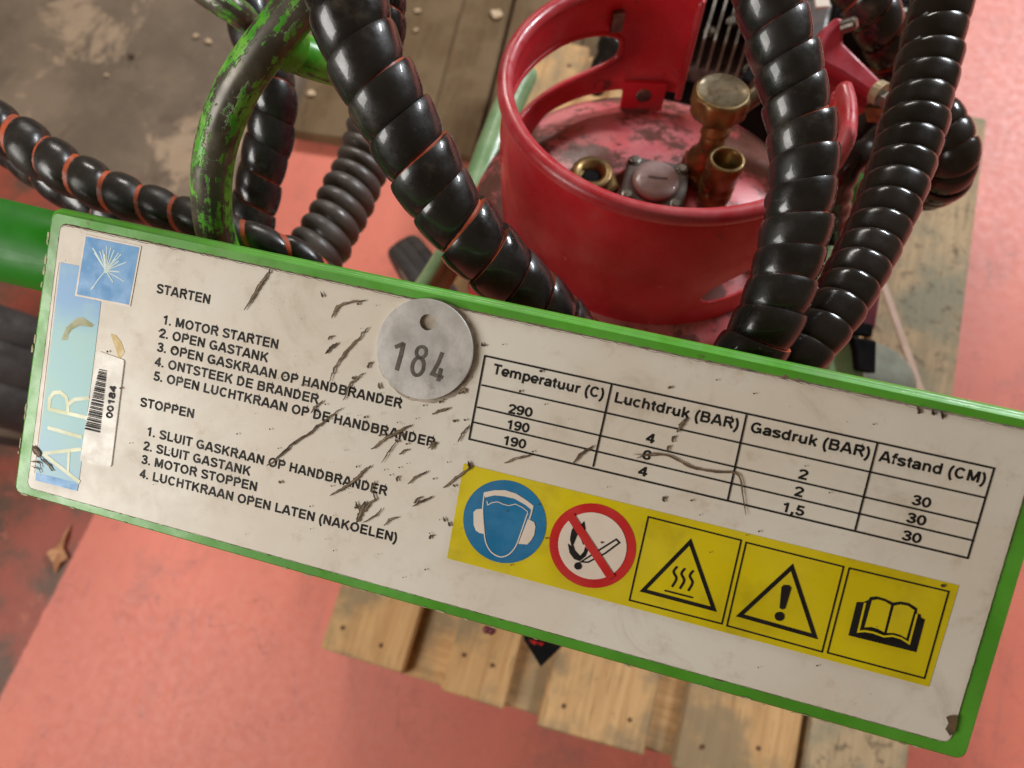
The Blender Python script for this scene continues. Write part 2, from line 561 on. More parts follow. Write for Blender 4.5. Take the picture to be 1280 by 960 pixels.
# ------------------------------------------------------------------ pallet
def board(name, x0, x1, y0, y1, z0, z1, mats, parent, nails=(), along='y'):
    cx, cy, cz = (x0 + x1) / 2, (y0 + y1) / 2, (z0 + z1) / 2
    hx, hy, hz = (x1 - x0) / 2, (y1 - y0) / 2, (z1 - z0) / 2
    bm = bmesh.new()
    bmesh.ops.create_cube(bm, size=1)
    for v in bm.verts:
        v.co = (v.co.x * 2 * hx, v.co.y * 2 * hy, v.co.z * 2 * hz)
        v.co.x += random.uniform(-.0015, .0015)
        v.co.y += random.uniform(-.003, .003)
        v.co.z += random.uniform(-.001, .001)
    bmesh.ops.bevel(bm, geom=bm.edges[:], offset=.0025, segments=2, affect='EDGES')
    me = bpy.data.meshes.new(name)
    bm.to_mesh(me)
    bm.free()
    for m in mats:
        me.materials.append(m)
    for p in me.polygons:
        if abs(p.normal.y) > .8 and len(mats) > 1:
            p.material_index = 1
    o = link(bpy.data.objects.new(name, me), parent)
    o.location = (cx, cy, cz)
    if along == 'x':
        me.transform(Matrix.Rotation(-math.pi / 2, 4, 'Z'))
        o.rotation_euler = (0, 0, math.pi / 2)
    for (nx, ny) in nails:
        b = MB()
        b.lathe([(.0032, 0), (.0032, .0008), (.002, .0011)], 10)
        n = b.build('nail', NAIL, o)
        n.location = (nx - cx, ny - cy, hz)
    return o


pal = thing('wooden_pallet', 'pale pine pallet lying on the pink floor under the machine', 'pallet')
fy, by = -0.138, 0.955
tops = [(-.318, -.194, fy + .003), (-.137, -.044, fy - .002), (.005, .153, fy - .008), (.192, .345, fy - .008), (.356, .483, fy - .004)]
for (a, b_, y0) in tops:
    nails = [(a + (b_ - a) * t, y0 + .035 + random.uniform(-.012, .02)) for t in (random.uniform(.14, .3), random.uniform(.65, .86))]
    nails += [(a + (b_ - a) * t, by - .045 + random.uniform(-.015, .015)) for t in (.2, .8)]
    board('top_board', a, b_, y0, by, .122, .144, [WOOD_GREY if a > .35 else WOOD, WOOD_END], pal, nails)
for yy in (fy - .001, .34, by - .146):
    board('cross_board', -.317, .482, yy, yy + .145, .0995, .1215, [WOOD, WOOD_END], pal, along='x')
    for xx in (-.316, .01, .336):
        board('block', xx, xx + .145, yy + .003, yy + .14, .0225, .099, [WOOD, WOOD_END], pal)
for xx in (-.315, .012, .338):
    board('bottom_board', xx, xx + .142, fy, by, 0, .022, [WOOD, WOOD_END], pal)

# ------------------------------------------------------------------ weathered plank platform behind
p0 = Wz(362, 163, .03)
ang = math.atan2(*(lambda a: (a[1], a[0]))(Wz(599, 197, .03) - p0))
pt = thing('plank_platform', 'grey brown weathered plank platform on the floor behind the hoses', 'platform',
           Matrix.Translation(Vector((p0[0], p0[1], 0))) @ Matrix.Rotation(ang, 4, 'Z'))
xa = 0.0
for wdt in (.125, .145, .098, .005, .15, .16, .16):
    if wdt > .03:
        board('plank', xa + .0005, xa + wdt - .0005, 0 + random.uniform(-.004, .004), .95, .006, .030, [WOOD_DARK], pt)
    xa += wdt
board('batten', 0.004, xa - .004, .02, .10, 0, .0055, [WOOD_DARK], pt)
board('batten', 0.004, xa - .004, .80, .88, 0, .0055, [WOOD_DARK], pt)

# ------------------------------------------------------------------ instruction plate frame
O = Vector((-0.31194671, 0.12907943, 1.271 - 0.34272747))
EX = Vector((0.99950586, 0.01206448, 0.02902575)).normalized()
UP = -Vector((0.01833477, -0.92465051, -0.38037518))
UP = (UP - EX * UP.dot(EX)).normalized()
NZ = EX.cross(UP)
PM = Matrix((EX, UP, NZ)).transposed().to_4x4()
PM.translation = O
PI_ = PM.inverted()


def L(u, v):
    r = Vector(ray(u, v))
    c = Vector(CAM)
    t = (O - c).dot(NZ) / r.dot(NZ)
    q = PI_ @ (c + r * t)
    return (q.x, q.y)


def LL(*pts):
    return [L(*p) for p in pts]


def zo(ox, oy, sc):
    return lambda *pts: [L(ox + p[0] / sc, oy + p[1] / sc) for p in pts]


plate = thing('instruction_plate', 'tilted white instruction plate with green border covered in Dutch operating text', 'sign', PM)
outer = [(0, 0), (.5, 0), (.5, -.159), (0, -.159)]
V, Fc = [], []
rings = []
for ins, z in ((.0034, 0), (.0016, -.0004), (.0006, -.0014), (0, -.003), (0, -.009), (.002, -.0105)):
    q = [(ins * .45, -ins), (.5 - ins * .45, -ins), (.5 - ins * .45, -.159 + ins * .3), (ins * .45, -.159 + ins * .3)]
    rings.append([(p[0], p[1], z) for p in roundpoly(q, .006 - ins * .6, 7)])
n = len(rings[0])
for r_ in rings:
    V += r_
for j in range(len(rings) - 1):
    for k in range(n):
        k2 = (k + 1) % n
        Fc.append((j * n + k, (j + 1) * n + k, (j + 1) * n + k2, j * n + k2))
Fc.append(tuple(range(n))[::-1])
Fc.append(tuple((len(rings) - 1) * n + k for k in range(n)))
bk = mesh('backing_panel', V, Fc, GREEN, plate, True)
for p in bk.data.polygons:
    if len(p.vertices) > 6:
        p.use_smooth = False
# chipped paint along the left and lower rim
b = MB()
for k in range(46):
    if k < 14:
        x, y = random.uniform(0, .0012), -.006 - random.random() * .147
        w_, h_ = random.uniform(.0003, .0008), random.uniform(.0008, .004)
    else:
        x, y = .006 + random.random() * .488, -.159 + random.uniform(.0002, .0010)
        w_, h_ = random.uniform(.0008, .004), random.uniform(.0002, .0005)
    b.poly([(x + w_ * math.cos(t) * random.uniform(.6, 1.2), y + h_ * math.sin(t) * random.uniform(.6, 1.2)) for t in np.linspace(0, 2 * math.pi, 9)[:-1]], .00025 + .000004 * k)
tag(b.build('paint_chips', simple('bared_primer', S(196, 190, 150), S(150, 140, 104), 200, .7), plate), kind='stuff')
# label sheet
lq = LL((76.6, 280), (1302.4, 542), (1186.5, 928.4), (34.7, 609))
lr = roundpoly(lq, .0042, 7)
V = [(p[0], p[1], .0006) for p in lr] + [(p[0], p[1], 0.0001) for p in lr]
n = len(lr)
lab = mesh('label', V, [tuple(range(n))[::-1]] + [(k, (k + 1) % n, (k + 1) % n + n, k + n) for k in range(n)], m_label(), plate)
# grime line along the label edge: uneven
b = MB()
cen = np.mean(np.array(lq), axis=0)
den = []
for k in range(len(lr)):
    a, c = np.array(lr[k]), np.array(lr[(k + 1) % len(lr)])
    m_ = max(1, int(np.linalg.norm(c - a) / .002))
    den += [a + (c - a) * t / m_ for t in range(m_)]
pin, pout = [], []
ph = 0
for k, p in enumerate(den):
    d_ = p - den[k - 1]
    nn = np.array([-d_[1], d_[0]])
    nn /= np.linalg.norm(nn) + 1e-9
    top = p[1] > -.02 + (-.0) and nn[1] > .5
    base = .0009 if top else .0005
    ww = base * random.uniform(.55, 1.25)
    if random.random() < .025:
        ww *= 2.0
    s_ = 1 if nn @ (p - cen) > 0 else -1
    pout.append(p + nn * s_ * ww * .9)
    pin.append(p - nn * s_ * (.00055 if top else .00025) * random.uniform(.3, 1.4))
n = len(den)
b.add([(*p, .00075) for p in pin] + [(*p, .00005) for p in pout] , [(k, (k + 1) % n, (k + 1) % n + n, k + n) for k in range(n)])
tag(b.build('edge_grime', GRIME, plate), kind='stuff')

# ------------------------------------------------------------------ lettering (bold grotesque drawn as strokes)
H = 716.0
GL = {}


def arc(cx, cy, rx, ry, a0, a1, n=10):
    return [(cx + rx * math.cos(math.radians(a0 + (a1 - a0) * t / n)), cy + ry * math.sin(math.radians(a0 + (a1 - a0) * t / n))) for t in range(n + 1)]


def G(ch, adv, *st):
    GL[ch] = (adv, st)


G('A', 722, [(72, 0), (330, 700)], [(650, 0), (392, 700)], [(180, 205), (545, 205)], [(300, 655), (420, 655)])
G('B', 722, [(145, 0), (145, H)], [(145, 655)] + arc(430, 520, 140, 135, 90, -90) + [(145, 385)], [(145, 385)] + arc(450, 222, 150, 162, 90, -90) + [(145, 60)])
G('C', 722, arc(375, 358, 250, 296, 38, 322, 18))
G('D', 722, [(145, 0), (145, H)], [(145, 655), (330, 655)] + arc(330, 358, 250, 297, 90, -90, 14) + [(145, 61)])
G('E', 667, [(145, 0), (145, H)], [(145, 655), (615, 655)], [(145, 370), (580, 370)], [(145, 61), (630, 61)])
G('F', 611, [(145, 0), (145, H)], [(145, 655), (570, 655)], [(145, 350), (520, 350)])
G('G', 778, arc(390, 358, 265, 296, 42, 310, 18) + [(640, 120), (640, 320)], [(410, 320), (690, 320)])
G('H', 722, [(145, 0), (145, H)], [(578, 0), (578, H)], [(145, 375), (578, 375)])
G('I', 278, [(140, 0), (140, H)])
G('K', 722, [(145, 0), (145, H)], [(165, 260), (610, 710)], [(330, 430), (640, 0)])
G('L', 611, [(145, 0), (145, H)], [(145, 61), (580, 61)])
G('M', 833, [(140, 0), (140, H)], [(692, 0), (692, H)], [(170, 700), (416, 60)], [(662, 700), (416, 60)])
G('N', 722, [(140, 0), (140, H)], [(580, 0), (580, H)], [(150, 680), (570, 36)])
G('O', 778, arc(389, 358, 272, 297, 0, 360, 26))
G('P', 667, [(145, 0), (145, H)], [(145, 655), (400, 655)] + arc(400, 500, 165, 155, 90, -90) + [(145, 345)])
G('R', 722, [(145, 0), (145, H)], [(145, 655), (440, 655)] + arc(440, 515, 150, 140, 90, -90) + [(145, 375)], [(400, 370), (640, 0)])
G('S', 667, [(565, 520)] + arc(335, 535, 215, 122, 12, 180, 8) + [(150, 470), (240, 400), (430, 335), (545, 280)] + arc(335, 190, 230, 132, 15, -172, 9))
G('T', 611, [(306, 0), (306, H)], [(25, 655), (586, 655)])
G('U', 722, [(145, H), (145, 270)] + arc(361, 270, 216, 210, 180, 360, 12) + [(577, H)])
G('a', 556, [(75, 380)] + arc(270, 355, 175, 110, 160, 0, 8) + [(445, 60), (470, 0)], [(445, 290), (250, 265)] + arc(220, 150, 140, 95, 120, 290, 8) + [(390, 100), (445, 190)])
G('c', 556, arc(300, 260, 210, 215, 45, 315, 14))
G('d', 611, [(475, 0), (475, H)], arc(290, 260, 195, 212, 0, 360, 20))
G('e', 556, [(70, 235), (500, 235)], arc(285, 260, 210, 215, -8, 318, 18))
G('f', 333, [(155, 0), (155, 560)] + arc(300, 545, 145, 115, 180, 78, 6), [(15, 470), (320, 470)])
G('h', 611, [(135, 0), (135, H)], [(135, 300)] + arc(305, 300, 170, 170, 170, 0, 8) + [(475, 0)])
G('k', 556, [(130, 0), (130, H)], [(150, 190), (470, 515)], [(260, 310), (490, 0)])
G('m', 889, [(125, 0), (125, 519)], [(125, 330)] + arc(285, 330, 160, 140, 170, 0, 7) + [(445, 0)], [(445, 330)] + arc(605, 330, 160, 140, 170, 0, 7) + [(765, 0)])
G('n', 611, [(135, 0), (135, 519)], [(135, 300)] + arc(305, 300, 170, 170, 170, 0, 8) + [(475, 0)])
G('p', 611, [(135, -190), (135, 519)], arc(320, 260, 195, 212, 0, 360, 20))
G('r', 389, [(135, 0), (135, 519)], [(135, 290), (180, 420), (270, 460), (375, 445)])
G('s', 556, [(470, 375)] + arc(275, 375, 185, 88, 15, 180, 7) + [(110, 330), (280, 265), (440, 210)] + arc(275, 140, 195, 92, 10, -172, 8))
G('t', 333, [(165, 660), (165, 150)] + arc(255, 140, 90, 85, 180, 280, 5), [(15, 465), (310, 465)])
G('u', 611, [(135, 519), (135, 210)] + arc(300, 210, 165, 160, 180, 350, 8), [(475, 0), (475, 519)])
G('(', 333, arc(520, 260, 400, 560, 125, 235, 12))
G(')', 333, arc(-190, 260, 400, 560, 55, -55, 12))
G('.', 278, [(140, 0), (140, 140)])
G(',', 278, [(140, 140), (140, 0), (90, -130)])
G('0', 556, arc(278, 358, 190, 297, 0, 360, 22))
G('1', 556, [(335, 0), (335, H)], [(335, 640), (230, 570), (110, 520)])
G('2', 556, [(85, 510)] + arc(285, 505, 190, 150, 170, -20, 9) + [(420, 390), (230, 200), (110, 62)], [(60, 62), (520, 62)])
G('3', 556, [(85, 540)] + arc(270, 525, 175, 130, 165, -80, 9) + [(210, 385)], [(210, 385)] + arc(270, 205, 200, 150, 80, -170, 10))
G('4', 556, [(390, 0), (390, H)], [(390, 660), (70, 205)], [(30, 205), (540, 205)])
G('5', 556, [(490, 652), (165, 652), (115, 355)], [(115, 345), (190, 400)] + arc(275, 225, 205, 172, 85, -165, 10))
G('6', 556, arc(290, 205, 180, 150, 0, 360, 18), [(105, 230), (108, 420), (170, 590), (300, 652), (410, 630), (470, 560)])
G('8', 556, arc(278, 528, 160, 128, 0, 360, 18), arc(278, 212, 190, 156, 0, 360, 18))
G('9', 556, arc(270, 490, 190, 165, 0, 360, 18), [(456, 470), (450, 260), (365, 100), (250, 61), (155, 80), (85, 150)])


def text(name, s_, p0, p1, cap, mat, parent, z=.0007, wt=152, up=None):
    p0, p1 = np.array(p0), np.array(p1)
    tot = sum(GL[c][0] if c != ' ' else 278 for c in s_)
    d_ = p1 - p0
    sx = np.linalg.norm(d_) / (tot - 70)
    d_ = d_ / np.linalg.norm(d_)
    upv = np.array([-d_[1], d_[0]]) if up is None else up
    sy = cap / H
    b = MB()
    x = -35.0
    k = 0
    for c in s_:
        if c == ' ':
            x += 278
            continue
        adv, st = GL[c]
        for q in st:
            k += 1
            t = MB()
            closed = len(q) > 8 and abs(q[0][0] - q[-1][0]) < 2 and abs(q[0][1] - q[-1][1]) < 2
            if closed:
                q = q[:-1]
            t.stroke(q, wt, 0, 0, closed)
            b.add([(*(p0 + d_ * ((v[0] + x) * sx) + upv * (v[1] * sy)), z + .00001 * (k % 5)) for v in t.V], t.F)
        x += adv
    return b.build(name, mat, parent)


CAP = .0049
lines = [('STARTEN', (196, 366), (263, 380.5)), ('1. MOTOR STARTEN', (203.5, 405), (348, 436.5)),
         ('2. OPEN GASTANK', (199.5, 421.5), (335, 453)), ('3. OPEN GASKRAAN OP HANDBRANDER', (197, 439), (502, 510.6)),
         ('4. ONTSTEEK DE BRANDER', (194, 457), (398, 505)), ('5. OPEN LUCHTKRAAN OP DE HANDBRANDER', (192.5, 475), (543, 559)),
         ('STOPPEN', (175.6, 507.5), (243, 522.8)), ('1. SLUIT GASKRAAN OP HANDBRANDER', (183.5, 544), (483.5, 619.5)),
         ('2. SLUIT GASTANK', (179.7, 562), (313, 594.5)), ('3. MOTOR STOPPEN', (177.5, 579), (321.5, 614)),
         ('4. LUCHTKRAAN OPEN LATEN (NAKOELEN)', (175.2, 596.5), (496, 677.5))]
for s_, a, c in lines:
    o = text('text_line', s_, L(*a), L(*c), CAP, PRINT, lab)
    o['label'] = 'printed line reading ' + s_
heads = [('Temperatuur (C)', (616, 467), (754, 498.7)), ('Luchtdruk (BAR)', (767, 502.4), (922, 537)),
         ('Gasdruk (BAR)', (936.5, 539.7), (1085.6, 572.5)), ('Afstand (CM)', (1097.4, 576), (1230, 605))]
cells = [('290', (635, 516), (664.6, 521.5)), ('190', (632.5, 535.5), (660.7, 541)), ('190', (628, 555.3), (656.5, 561)),
         ('4', (806.6, 552), (816.7, 554.5)), ('6', (802.2, 573), (811.9, 575.3)), ('4', (797, 593.3), (807.5, 595.8)),
         ('2', (996.3, 597.5), (1007.5, 600)), ('2', (991.3, 619), (1002, 621.4)), ('1,5', (975.7, 638.5), (1003, 645)),
         ('30', (1138.4, 630), (1161, 635)), ('30', (1131.6, 652), (1155, 657.2)), ('30', (1126, 674), (1149, 679.3))]
for s_, a, c in heads:
    o = text('table_heading', s_, L(*a), L(*c), .0050, PRINT, lab)
    o['label'] = 'bold table heading reading ' + s_
for s_, a, c in cells:
    text('table_figure', s_, L(*a), L(*c), .0046, PRINT, lab)

# table rules
b = MB()
TL, TR, BR, BL = np.array(L(606.4, 444.7)), np.array(L(1241.5, 585)), np.array(L(1208.5, 697)), np.array(L(586.7, 548.5))
lw = .00085
b.stroke([TL, TR, BR, BL], lw, .0009, 0, True)
for y0, y1 in (((602, 481), (1231.5, 622)), ((596.5, 508.6), (1222.5, 654)), ((591.8, 527.4), (1216.5, 675.5))):
    b.stroke([L(*y0), L(*y1)], lw * .9, .00092)
for x0, x1 in (((764.5, 480), (741.4, 583)), ((932.7, 518.3), (908.9, 625.8)), ((1096, 553), (1068, 662))):
    b.stroke([L(*x0), L(*x1)], lw, .00094)
b.build('table_rules', PRINT, lab)

# logo band, icon square, letters
b = MB()
b.poly(roundpoly(LL((77, 328), (102, 333), (98, 369), (127.5, 377), (99.4, 606), (45.6, 593)), .0006, 3), .00075, 0)
b.poly(LL((46.5, 590.5), (99.6, 603.5), (98, 613.5), (45.5, 600)), .0008, 1)
b.stroke(LL((83, 325.5), (74.5, 328), (71.5, 345), (43.5, 591)), .0008, .00076, 2)
b.stroke(LL((62, 511), (115, 523)), .0020, .00084, 3)
b.stroke(LL((62.5, 512), (63.5, 498), (69, 490.5), (77, 490), (84, 496), (86.5, 506), (86, 516)), .0020, .00086, 3)
b.stroke(LL((86, 506), (95, 499), (113, 497)), .0020, .00088, 3)
b.stroke(LL((61, 534), (104, 546.5)), .0020, .00084, 3)
b.stroke(LL((55, 566.5), (103, 561)), .0019, .00084, 3)
b.stroke(LL((55, 566.5), (101, 602.5)), .0021, .00086, 3)
b.stroke(LL((87.5, 564), (86.5, 589)), .0015, .00088, 3)
b.poly(LL((78, 425), (84, 409), (98, 397), (105, 396.5), (119, 406), (116, 409), (101, 407), (91, 412), (87, 418), (86, 425)), .00082, 4)
b.poly(LL((139, 417), (146, 419), (153, 428), (157, 440), (150, 450), (147, 440), (143, 428)), .00074, 5)
b.build('logo_band', [m_band(), SKY, WHITEP, LETTER, OLIVE, OCHRE], lab)
b = MB()
sq = LL((109, 295.5), (175.7, 309.5), (162.5, 381), (97.5, 368))
cq = np.mean(np.array(sq), axis=0)
b.poly([cq + (np.array(p) - cq) * 1.06 for p in sq], .00090, 2)
b.poly(sq, .00096, 0)
c0 = (134, 338.5)
Z1 = zo(0, 230, 4)
for k, e in enumerate([(470, 320), (478, 345), (505, 335), (520, 330), (540, 310), (560, 318), (578, 330), (600, 345), (612, 352), (600, 385), (637, 392), (615, 400), (605, 440), (628, 488), (600, 470), (572, 492), (585, 375), (555, 345), (530, 350)]):
    b.stroke([L(*c0), Z1(e)[0]], .00048 if k % 3 else .0007, .00100 + .000005 * k, 1)
b.stroke([L(*c0), L(127, 346), L(117, 360)], .0005, .00101, 1)
b.stroke(LL((118.5, 358), (115.5, 362)), .0008, .00102, 1)
b.poly([np.array(L(*c0)) + .0013 * np.array((math.cos(t), math.sin(t))) for t in np.linspace(0, 2 * math.pi, 9)[:-1]], .00104, 1)
b.build('seed_logo', [SKY, SEED, WHITEP], lab)

# ------------------------------------------------------------------ barcode sticker
bs_q = roundpoly(LL((124, 438.5), (157, 450), (140.5, 583.5), (102, 576)), .0016, 5)
V = [(p[0], p[1], .0013) for p in bs_q] + [(p[0], p[1], .0007) for p in bs_q]
n = len(bs_q)
bst = mesh('barcode_sticker', V, [tuple(range(n))[::-1]] + [(k, (k + 1) % n, (k + 1) % n + n, k + n) for k in range(n)], STICKER, plate)
b = MB()
A0, A1, B0, B1 = (np.array(L(*p)) for p in ((126.3, 461), (136, 463.3), (108.3, 536.5), (127, 541)))
t = 0.0
while t < .985:
    wd = random.choice((.010, .012, .018, .030))
    t2 = min(1, t + wd)
    b.poly([A0 + (B0 - A0) * t, A1 + (B1 - A1) * t, A1 + (B1 - A1) * t2, A0 + (B0 - A0) * t2], .0016)
    t = t2 + random.choice((.008, .010, .018))
b.build('barcode', PRINT, bst)
text('barcode_number', '00184', L(142.3, 523), L(147.5, 483), .0037, PRINT, bst, z=.0016)

# ------------------------------------------------------------------ warning sticker
wq = LL((580.2, 579), (1198, 731), (1160, 857.5), (559.3, 697.3))
ws = MB().poly(wq, .0008).build('warning_sticker', YELLOW, plate)


def circ(c, r, n=48):
    return [np.array(c) + r * np.array((math.cos(2 * math.pi * k / n), math.sin(2 * math.pi * k / n))) for k in range(n)]


def px(c, d):      # local size of d photo pixels near c
    return np.linalg.norm(np.array(L(c[0] + d, c[1])) - np.array(L(*c)))


b = MB()
c = (630.8, 651.6)
b.poly(circ(L(*c), px(c, 52.3)), .0010, 0)
Z2 = zo(480, 560, 5.333)
b.poly(Z2((670, 292), (740, 278), (812, 278), (882, 300), (950, 343), (998, 380), (990, 412), (945, 375), (872, 334), (800, 318), (740, 312), (677, 326)), .0012, 1)
b.stroke([tuple(p[:2]) for p in catmull([(*p, 0) for p in Z2((672, 296), (661, 402), (668, 520), (676, 600), (692, 650), (725, 695), (780, 721), (835, 704), (878, 655), (905, 590), (958, 435))], 5)], .00055, .00122, 1)
b.stroke(Z2((995, 380), (984, 430), (972, 470)), .0007, .00124, 1)
b.stroke(Z2((690, 350), (694, 376), (725, 360), (762, 355), (800, 372), (835, 380), (880, 370), (925, 392), (958, 418), (962, 438)), .0004, .00123, 1)
b.poly(Z2((600, 425), (618, 405), (664, 400), (670, 568), (640, 562), (615, 545), (601, 505)), .00126, 1)
b.poly(Z2((962, 468), (1003, 490), (1012, 520), (1004, 575), (984, 610), (958, 638), (898, 634)), .00127, 1)
b.build('hearing_protection_pictogram', [BLUE, WHITEP], ws)

b = MB()
c = (740.3, 681.6)
r_ = px(c, 54.5)
b.poly(circ(L(*c), r_), .0010, 0)
b.poly(circ(L(*c), r_ * .79), .0012, 1)
Z3 = zo(550, 570, 4.267)
b.poly(Z3((770, 343), (742, 372), (716, 366), (702, 395), (694, 440), (703, 478), (683, 462), (692, 512), (716, 545), (745, 556), (778, 530), (790, 500), (775, 478), (768, 505), (748, 528), (722, 500), (712, 470), (728, 430), (738, 405), (752, 440), (765, 470), (782, 455), (765, 410), (778, 385)), .0014, 2)
b.stroke(Z3((752, 560), (860, 490), (940, 440), (957, 458), (880, 515), (790, 562)), .0008, .00142, 2, True)
b.poly(circ(Z3((737, 582))[0], px(c, 4.8), 14), .00144, 2)
b.stroke(Z3((695, 312), (915, 645)), px(c, 10.5), .0016, 0)
b.build('no_open_flame_pictogram', [REDP, WHITEP, PRINT], ws)

Z4 = zo(780, 630, 2.977)


def framed(q):
    b = MB()
    b.stroke(Z4(*q), .00075, .0010, 0, True)
    return b


def tri(b, q, wd=.0018):
    q = [np.array(p) for p in Z4(*q)]
    cen_ = sum(q) / 3
    b.stroke([cen_ + (p - cen_) * .93 for p in q], wd, .0010, 0, True)


b = framed([(90, 46), (435, 133), (363, 443), (20, 355)])
tri(b, [(248, 128), (60, 322), (342, 397)])
for dx, dy in ((0, 0), (29, 7), (60, 15)):
    b.stroke([tuple(p) for p in catmull([(*p, 0) for p in Z4((197 + dx, 230 + dy), (184 + dx, 250 + dy), (194 + dx, 275 + dy), (178 + dx, 306 + dy))], 6)], .0011, .00101)
b.stroke(Z4((150, 319), (256, 346)), .0008, .00102)
b.build('hot_surface_pictogram', PRINT, ws)
b = framed([(453, 141), (815, 231), (735, 547), (382, 450)])
tri(b, [(626, 222), (418, 414), (717, 498)], .0019)
b.poly(Z4((584, 306), (592, 298), (612, 299), (621, 309), (598, 386), (588, 390), (577, 384)), .0011)
b.poly(circ(Z4((577, 415))[0], px((974, 769), 6.2), 18), .0011)
b.build('general_warning_pictogram', PRINT, ws)
b = framed([(836, 236), (1205, 323), (1115, 645), (755, 550)])
Z5 = zo(1040, 660, 5.333)
b.poly(Z5((160, 488), (205, 488), (238, 474), (250, 455), (290, 450), (345, 466), (400, 492), (450, 485), (505, 495), (562, 530), (560, 565), (585, 570), (588, 592), (614, 605), (556, 822), (105, 710)), .0010, 0)
b.poly(Z5((262, 476), (300, 470), (345, 482), (388, 508), (343, 688), (300, 665), (255, 652), (212, 655)), .0012, 1)
b.poly(Z5((408, 512), (450, 503), (500, 512), (543, 542), (490, 728), (450, 705), (405, 692), (360, 692)), .0012, 1)
b.stroke(Z5((216, 492), (170, 684), (215, 680), (270, 690), (340, 716), (400, 712), (455, 728), (508, 762), (560, 566)), .0009, .00122, 1)
b.build('read_manual_pictogram', [PRINT, YELLOW], ws)

# ------------------------------------------------------------------ numbered metal tag
cx_, cy_ = L(532, 436.5)
r_ = px((532, 436), 61.3)
tm = Matrix.Translation((cx_, cy_, .0022)) @ Matrix.Rotation(math.radians(-1.6), 4, 'Y')
hc_ = np.array(L(536.5, 403)) - np.array((cx_, cy_))
hr = px((536, 403), 9.5)
bm = bmesh.new()
lay = []
for (ro_, ri_, z) in ((r_ * .990, hr * 1.04, .0008), (r_, hr, .0003), (r_, hr, -.0004), (r_ * .992, hr, -.0007)):
    ring = [bm.verts.new((ro_ * math.cos(2 * math.pi * k / 72), ro_ * math.sin(2 * math.pi * k / 72), z)) for k in range(72)]
    hole = [bm.verts.new((hc_[0] + ri_ * math.cos(2 * math.pi * k / 28), hc_[1] + ri_ * math.sin(2 * math.pi * k / 28), z)) for k in range(28)]
    lay.append((ring, hole))
for (a0, a1), (c0_, c1_) in zip(lay[:-1], lay[1:]):
    for A_, B_ in ((a0, c0_), (a1, c1_)):
        for k in range(len(A_)):
            bm.faces.new((A_[k], A_[(k + 1) % len(A_)], B_[(k + 1) % len(A_)], B_[k]))
for ring, hole in (lay[0], lay[-1]):
    ed = []
    for A_ in (ring, hole):
        for k in range(len(A_)):
            e_ = bm.edges.get((A_[k], A_[(k + 1) % len(A_)]))
            ed.append(e_)
    bmesh.ops.triangle_fill(bm, use_beauty=True, edges=ed)
bmesh.ops.recalc_face_normals(bm, faces=bm.faces)
bm.transform(tm)
me = bpy.data.meshes.new('number_tag')
bm.to_mesh(me)
bm.free()
me.materials.append(ALU)
tg = link(bpy.data.objects.new('number_tag', me), plate)
Z6 = zo(460, 360, 8)
b = MB()


def onto(pts):
    return pts


zt = lambda x: .0022 + .00105 - math.tan(math.radians(-1.6)) * (x - cx_)
for q, wd in ((((372, 548), (345, 670), (303, 820)), .0021), (((372, 555), (288, 590)), .0020),
              (tuple((550 + 50 * math.cos(t) - 14 * math.sin(t) * .3, 640 + 55 * math.sin(t)) for t in np.linspace(0, 2 * math.pi, 17)), .0016),
              (tuple((516 + 58 * math.cos(t) - 10 * math.sin(t), 782 + 88 * math.sin(t)) for t in np.linspace(0, 2 * math.pi, 19)), .0017),
              (((760, 642), (720, 745), (658, 855), (765, 892)), .0018), (((748, 800), (718, 928)), .0019)):
    t = MB()
    t.stroke(Z6(*q), wd)
    b.add([(v[0], v[1], zt(v[0])) for v in t.V], t.F)
b.build('stamped_number', STAMP, tg)
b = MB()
sh = circ((cx_ + .0012, cy_ - .0006), r_ * 1.035, 60)  # the tag's cast shadow painted as a grey disc, shifted right and down
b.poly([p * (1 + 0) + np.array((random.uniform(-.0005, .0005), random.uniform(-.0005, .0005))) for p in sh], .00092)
tag(b.build('tag_shadow', simple('grey_tag_shadow', S(150, 138, 122), S(196, 182, 164), 120, .7), plate), kind='stuff')

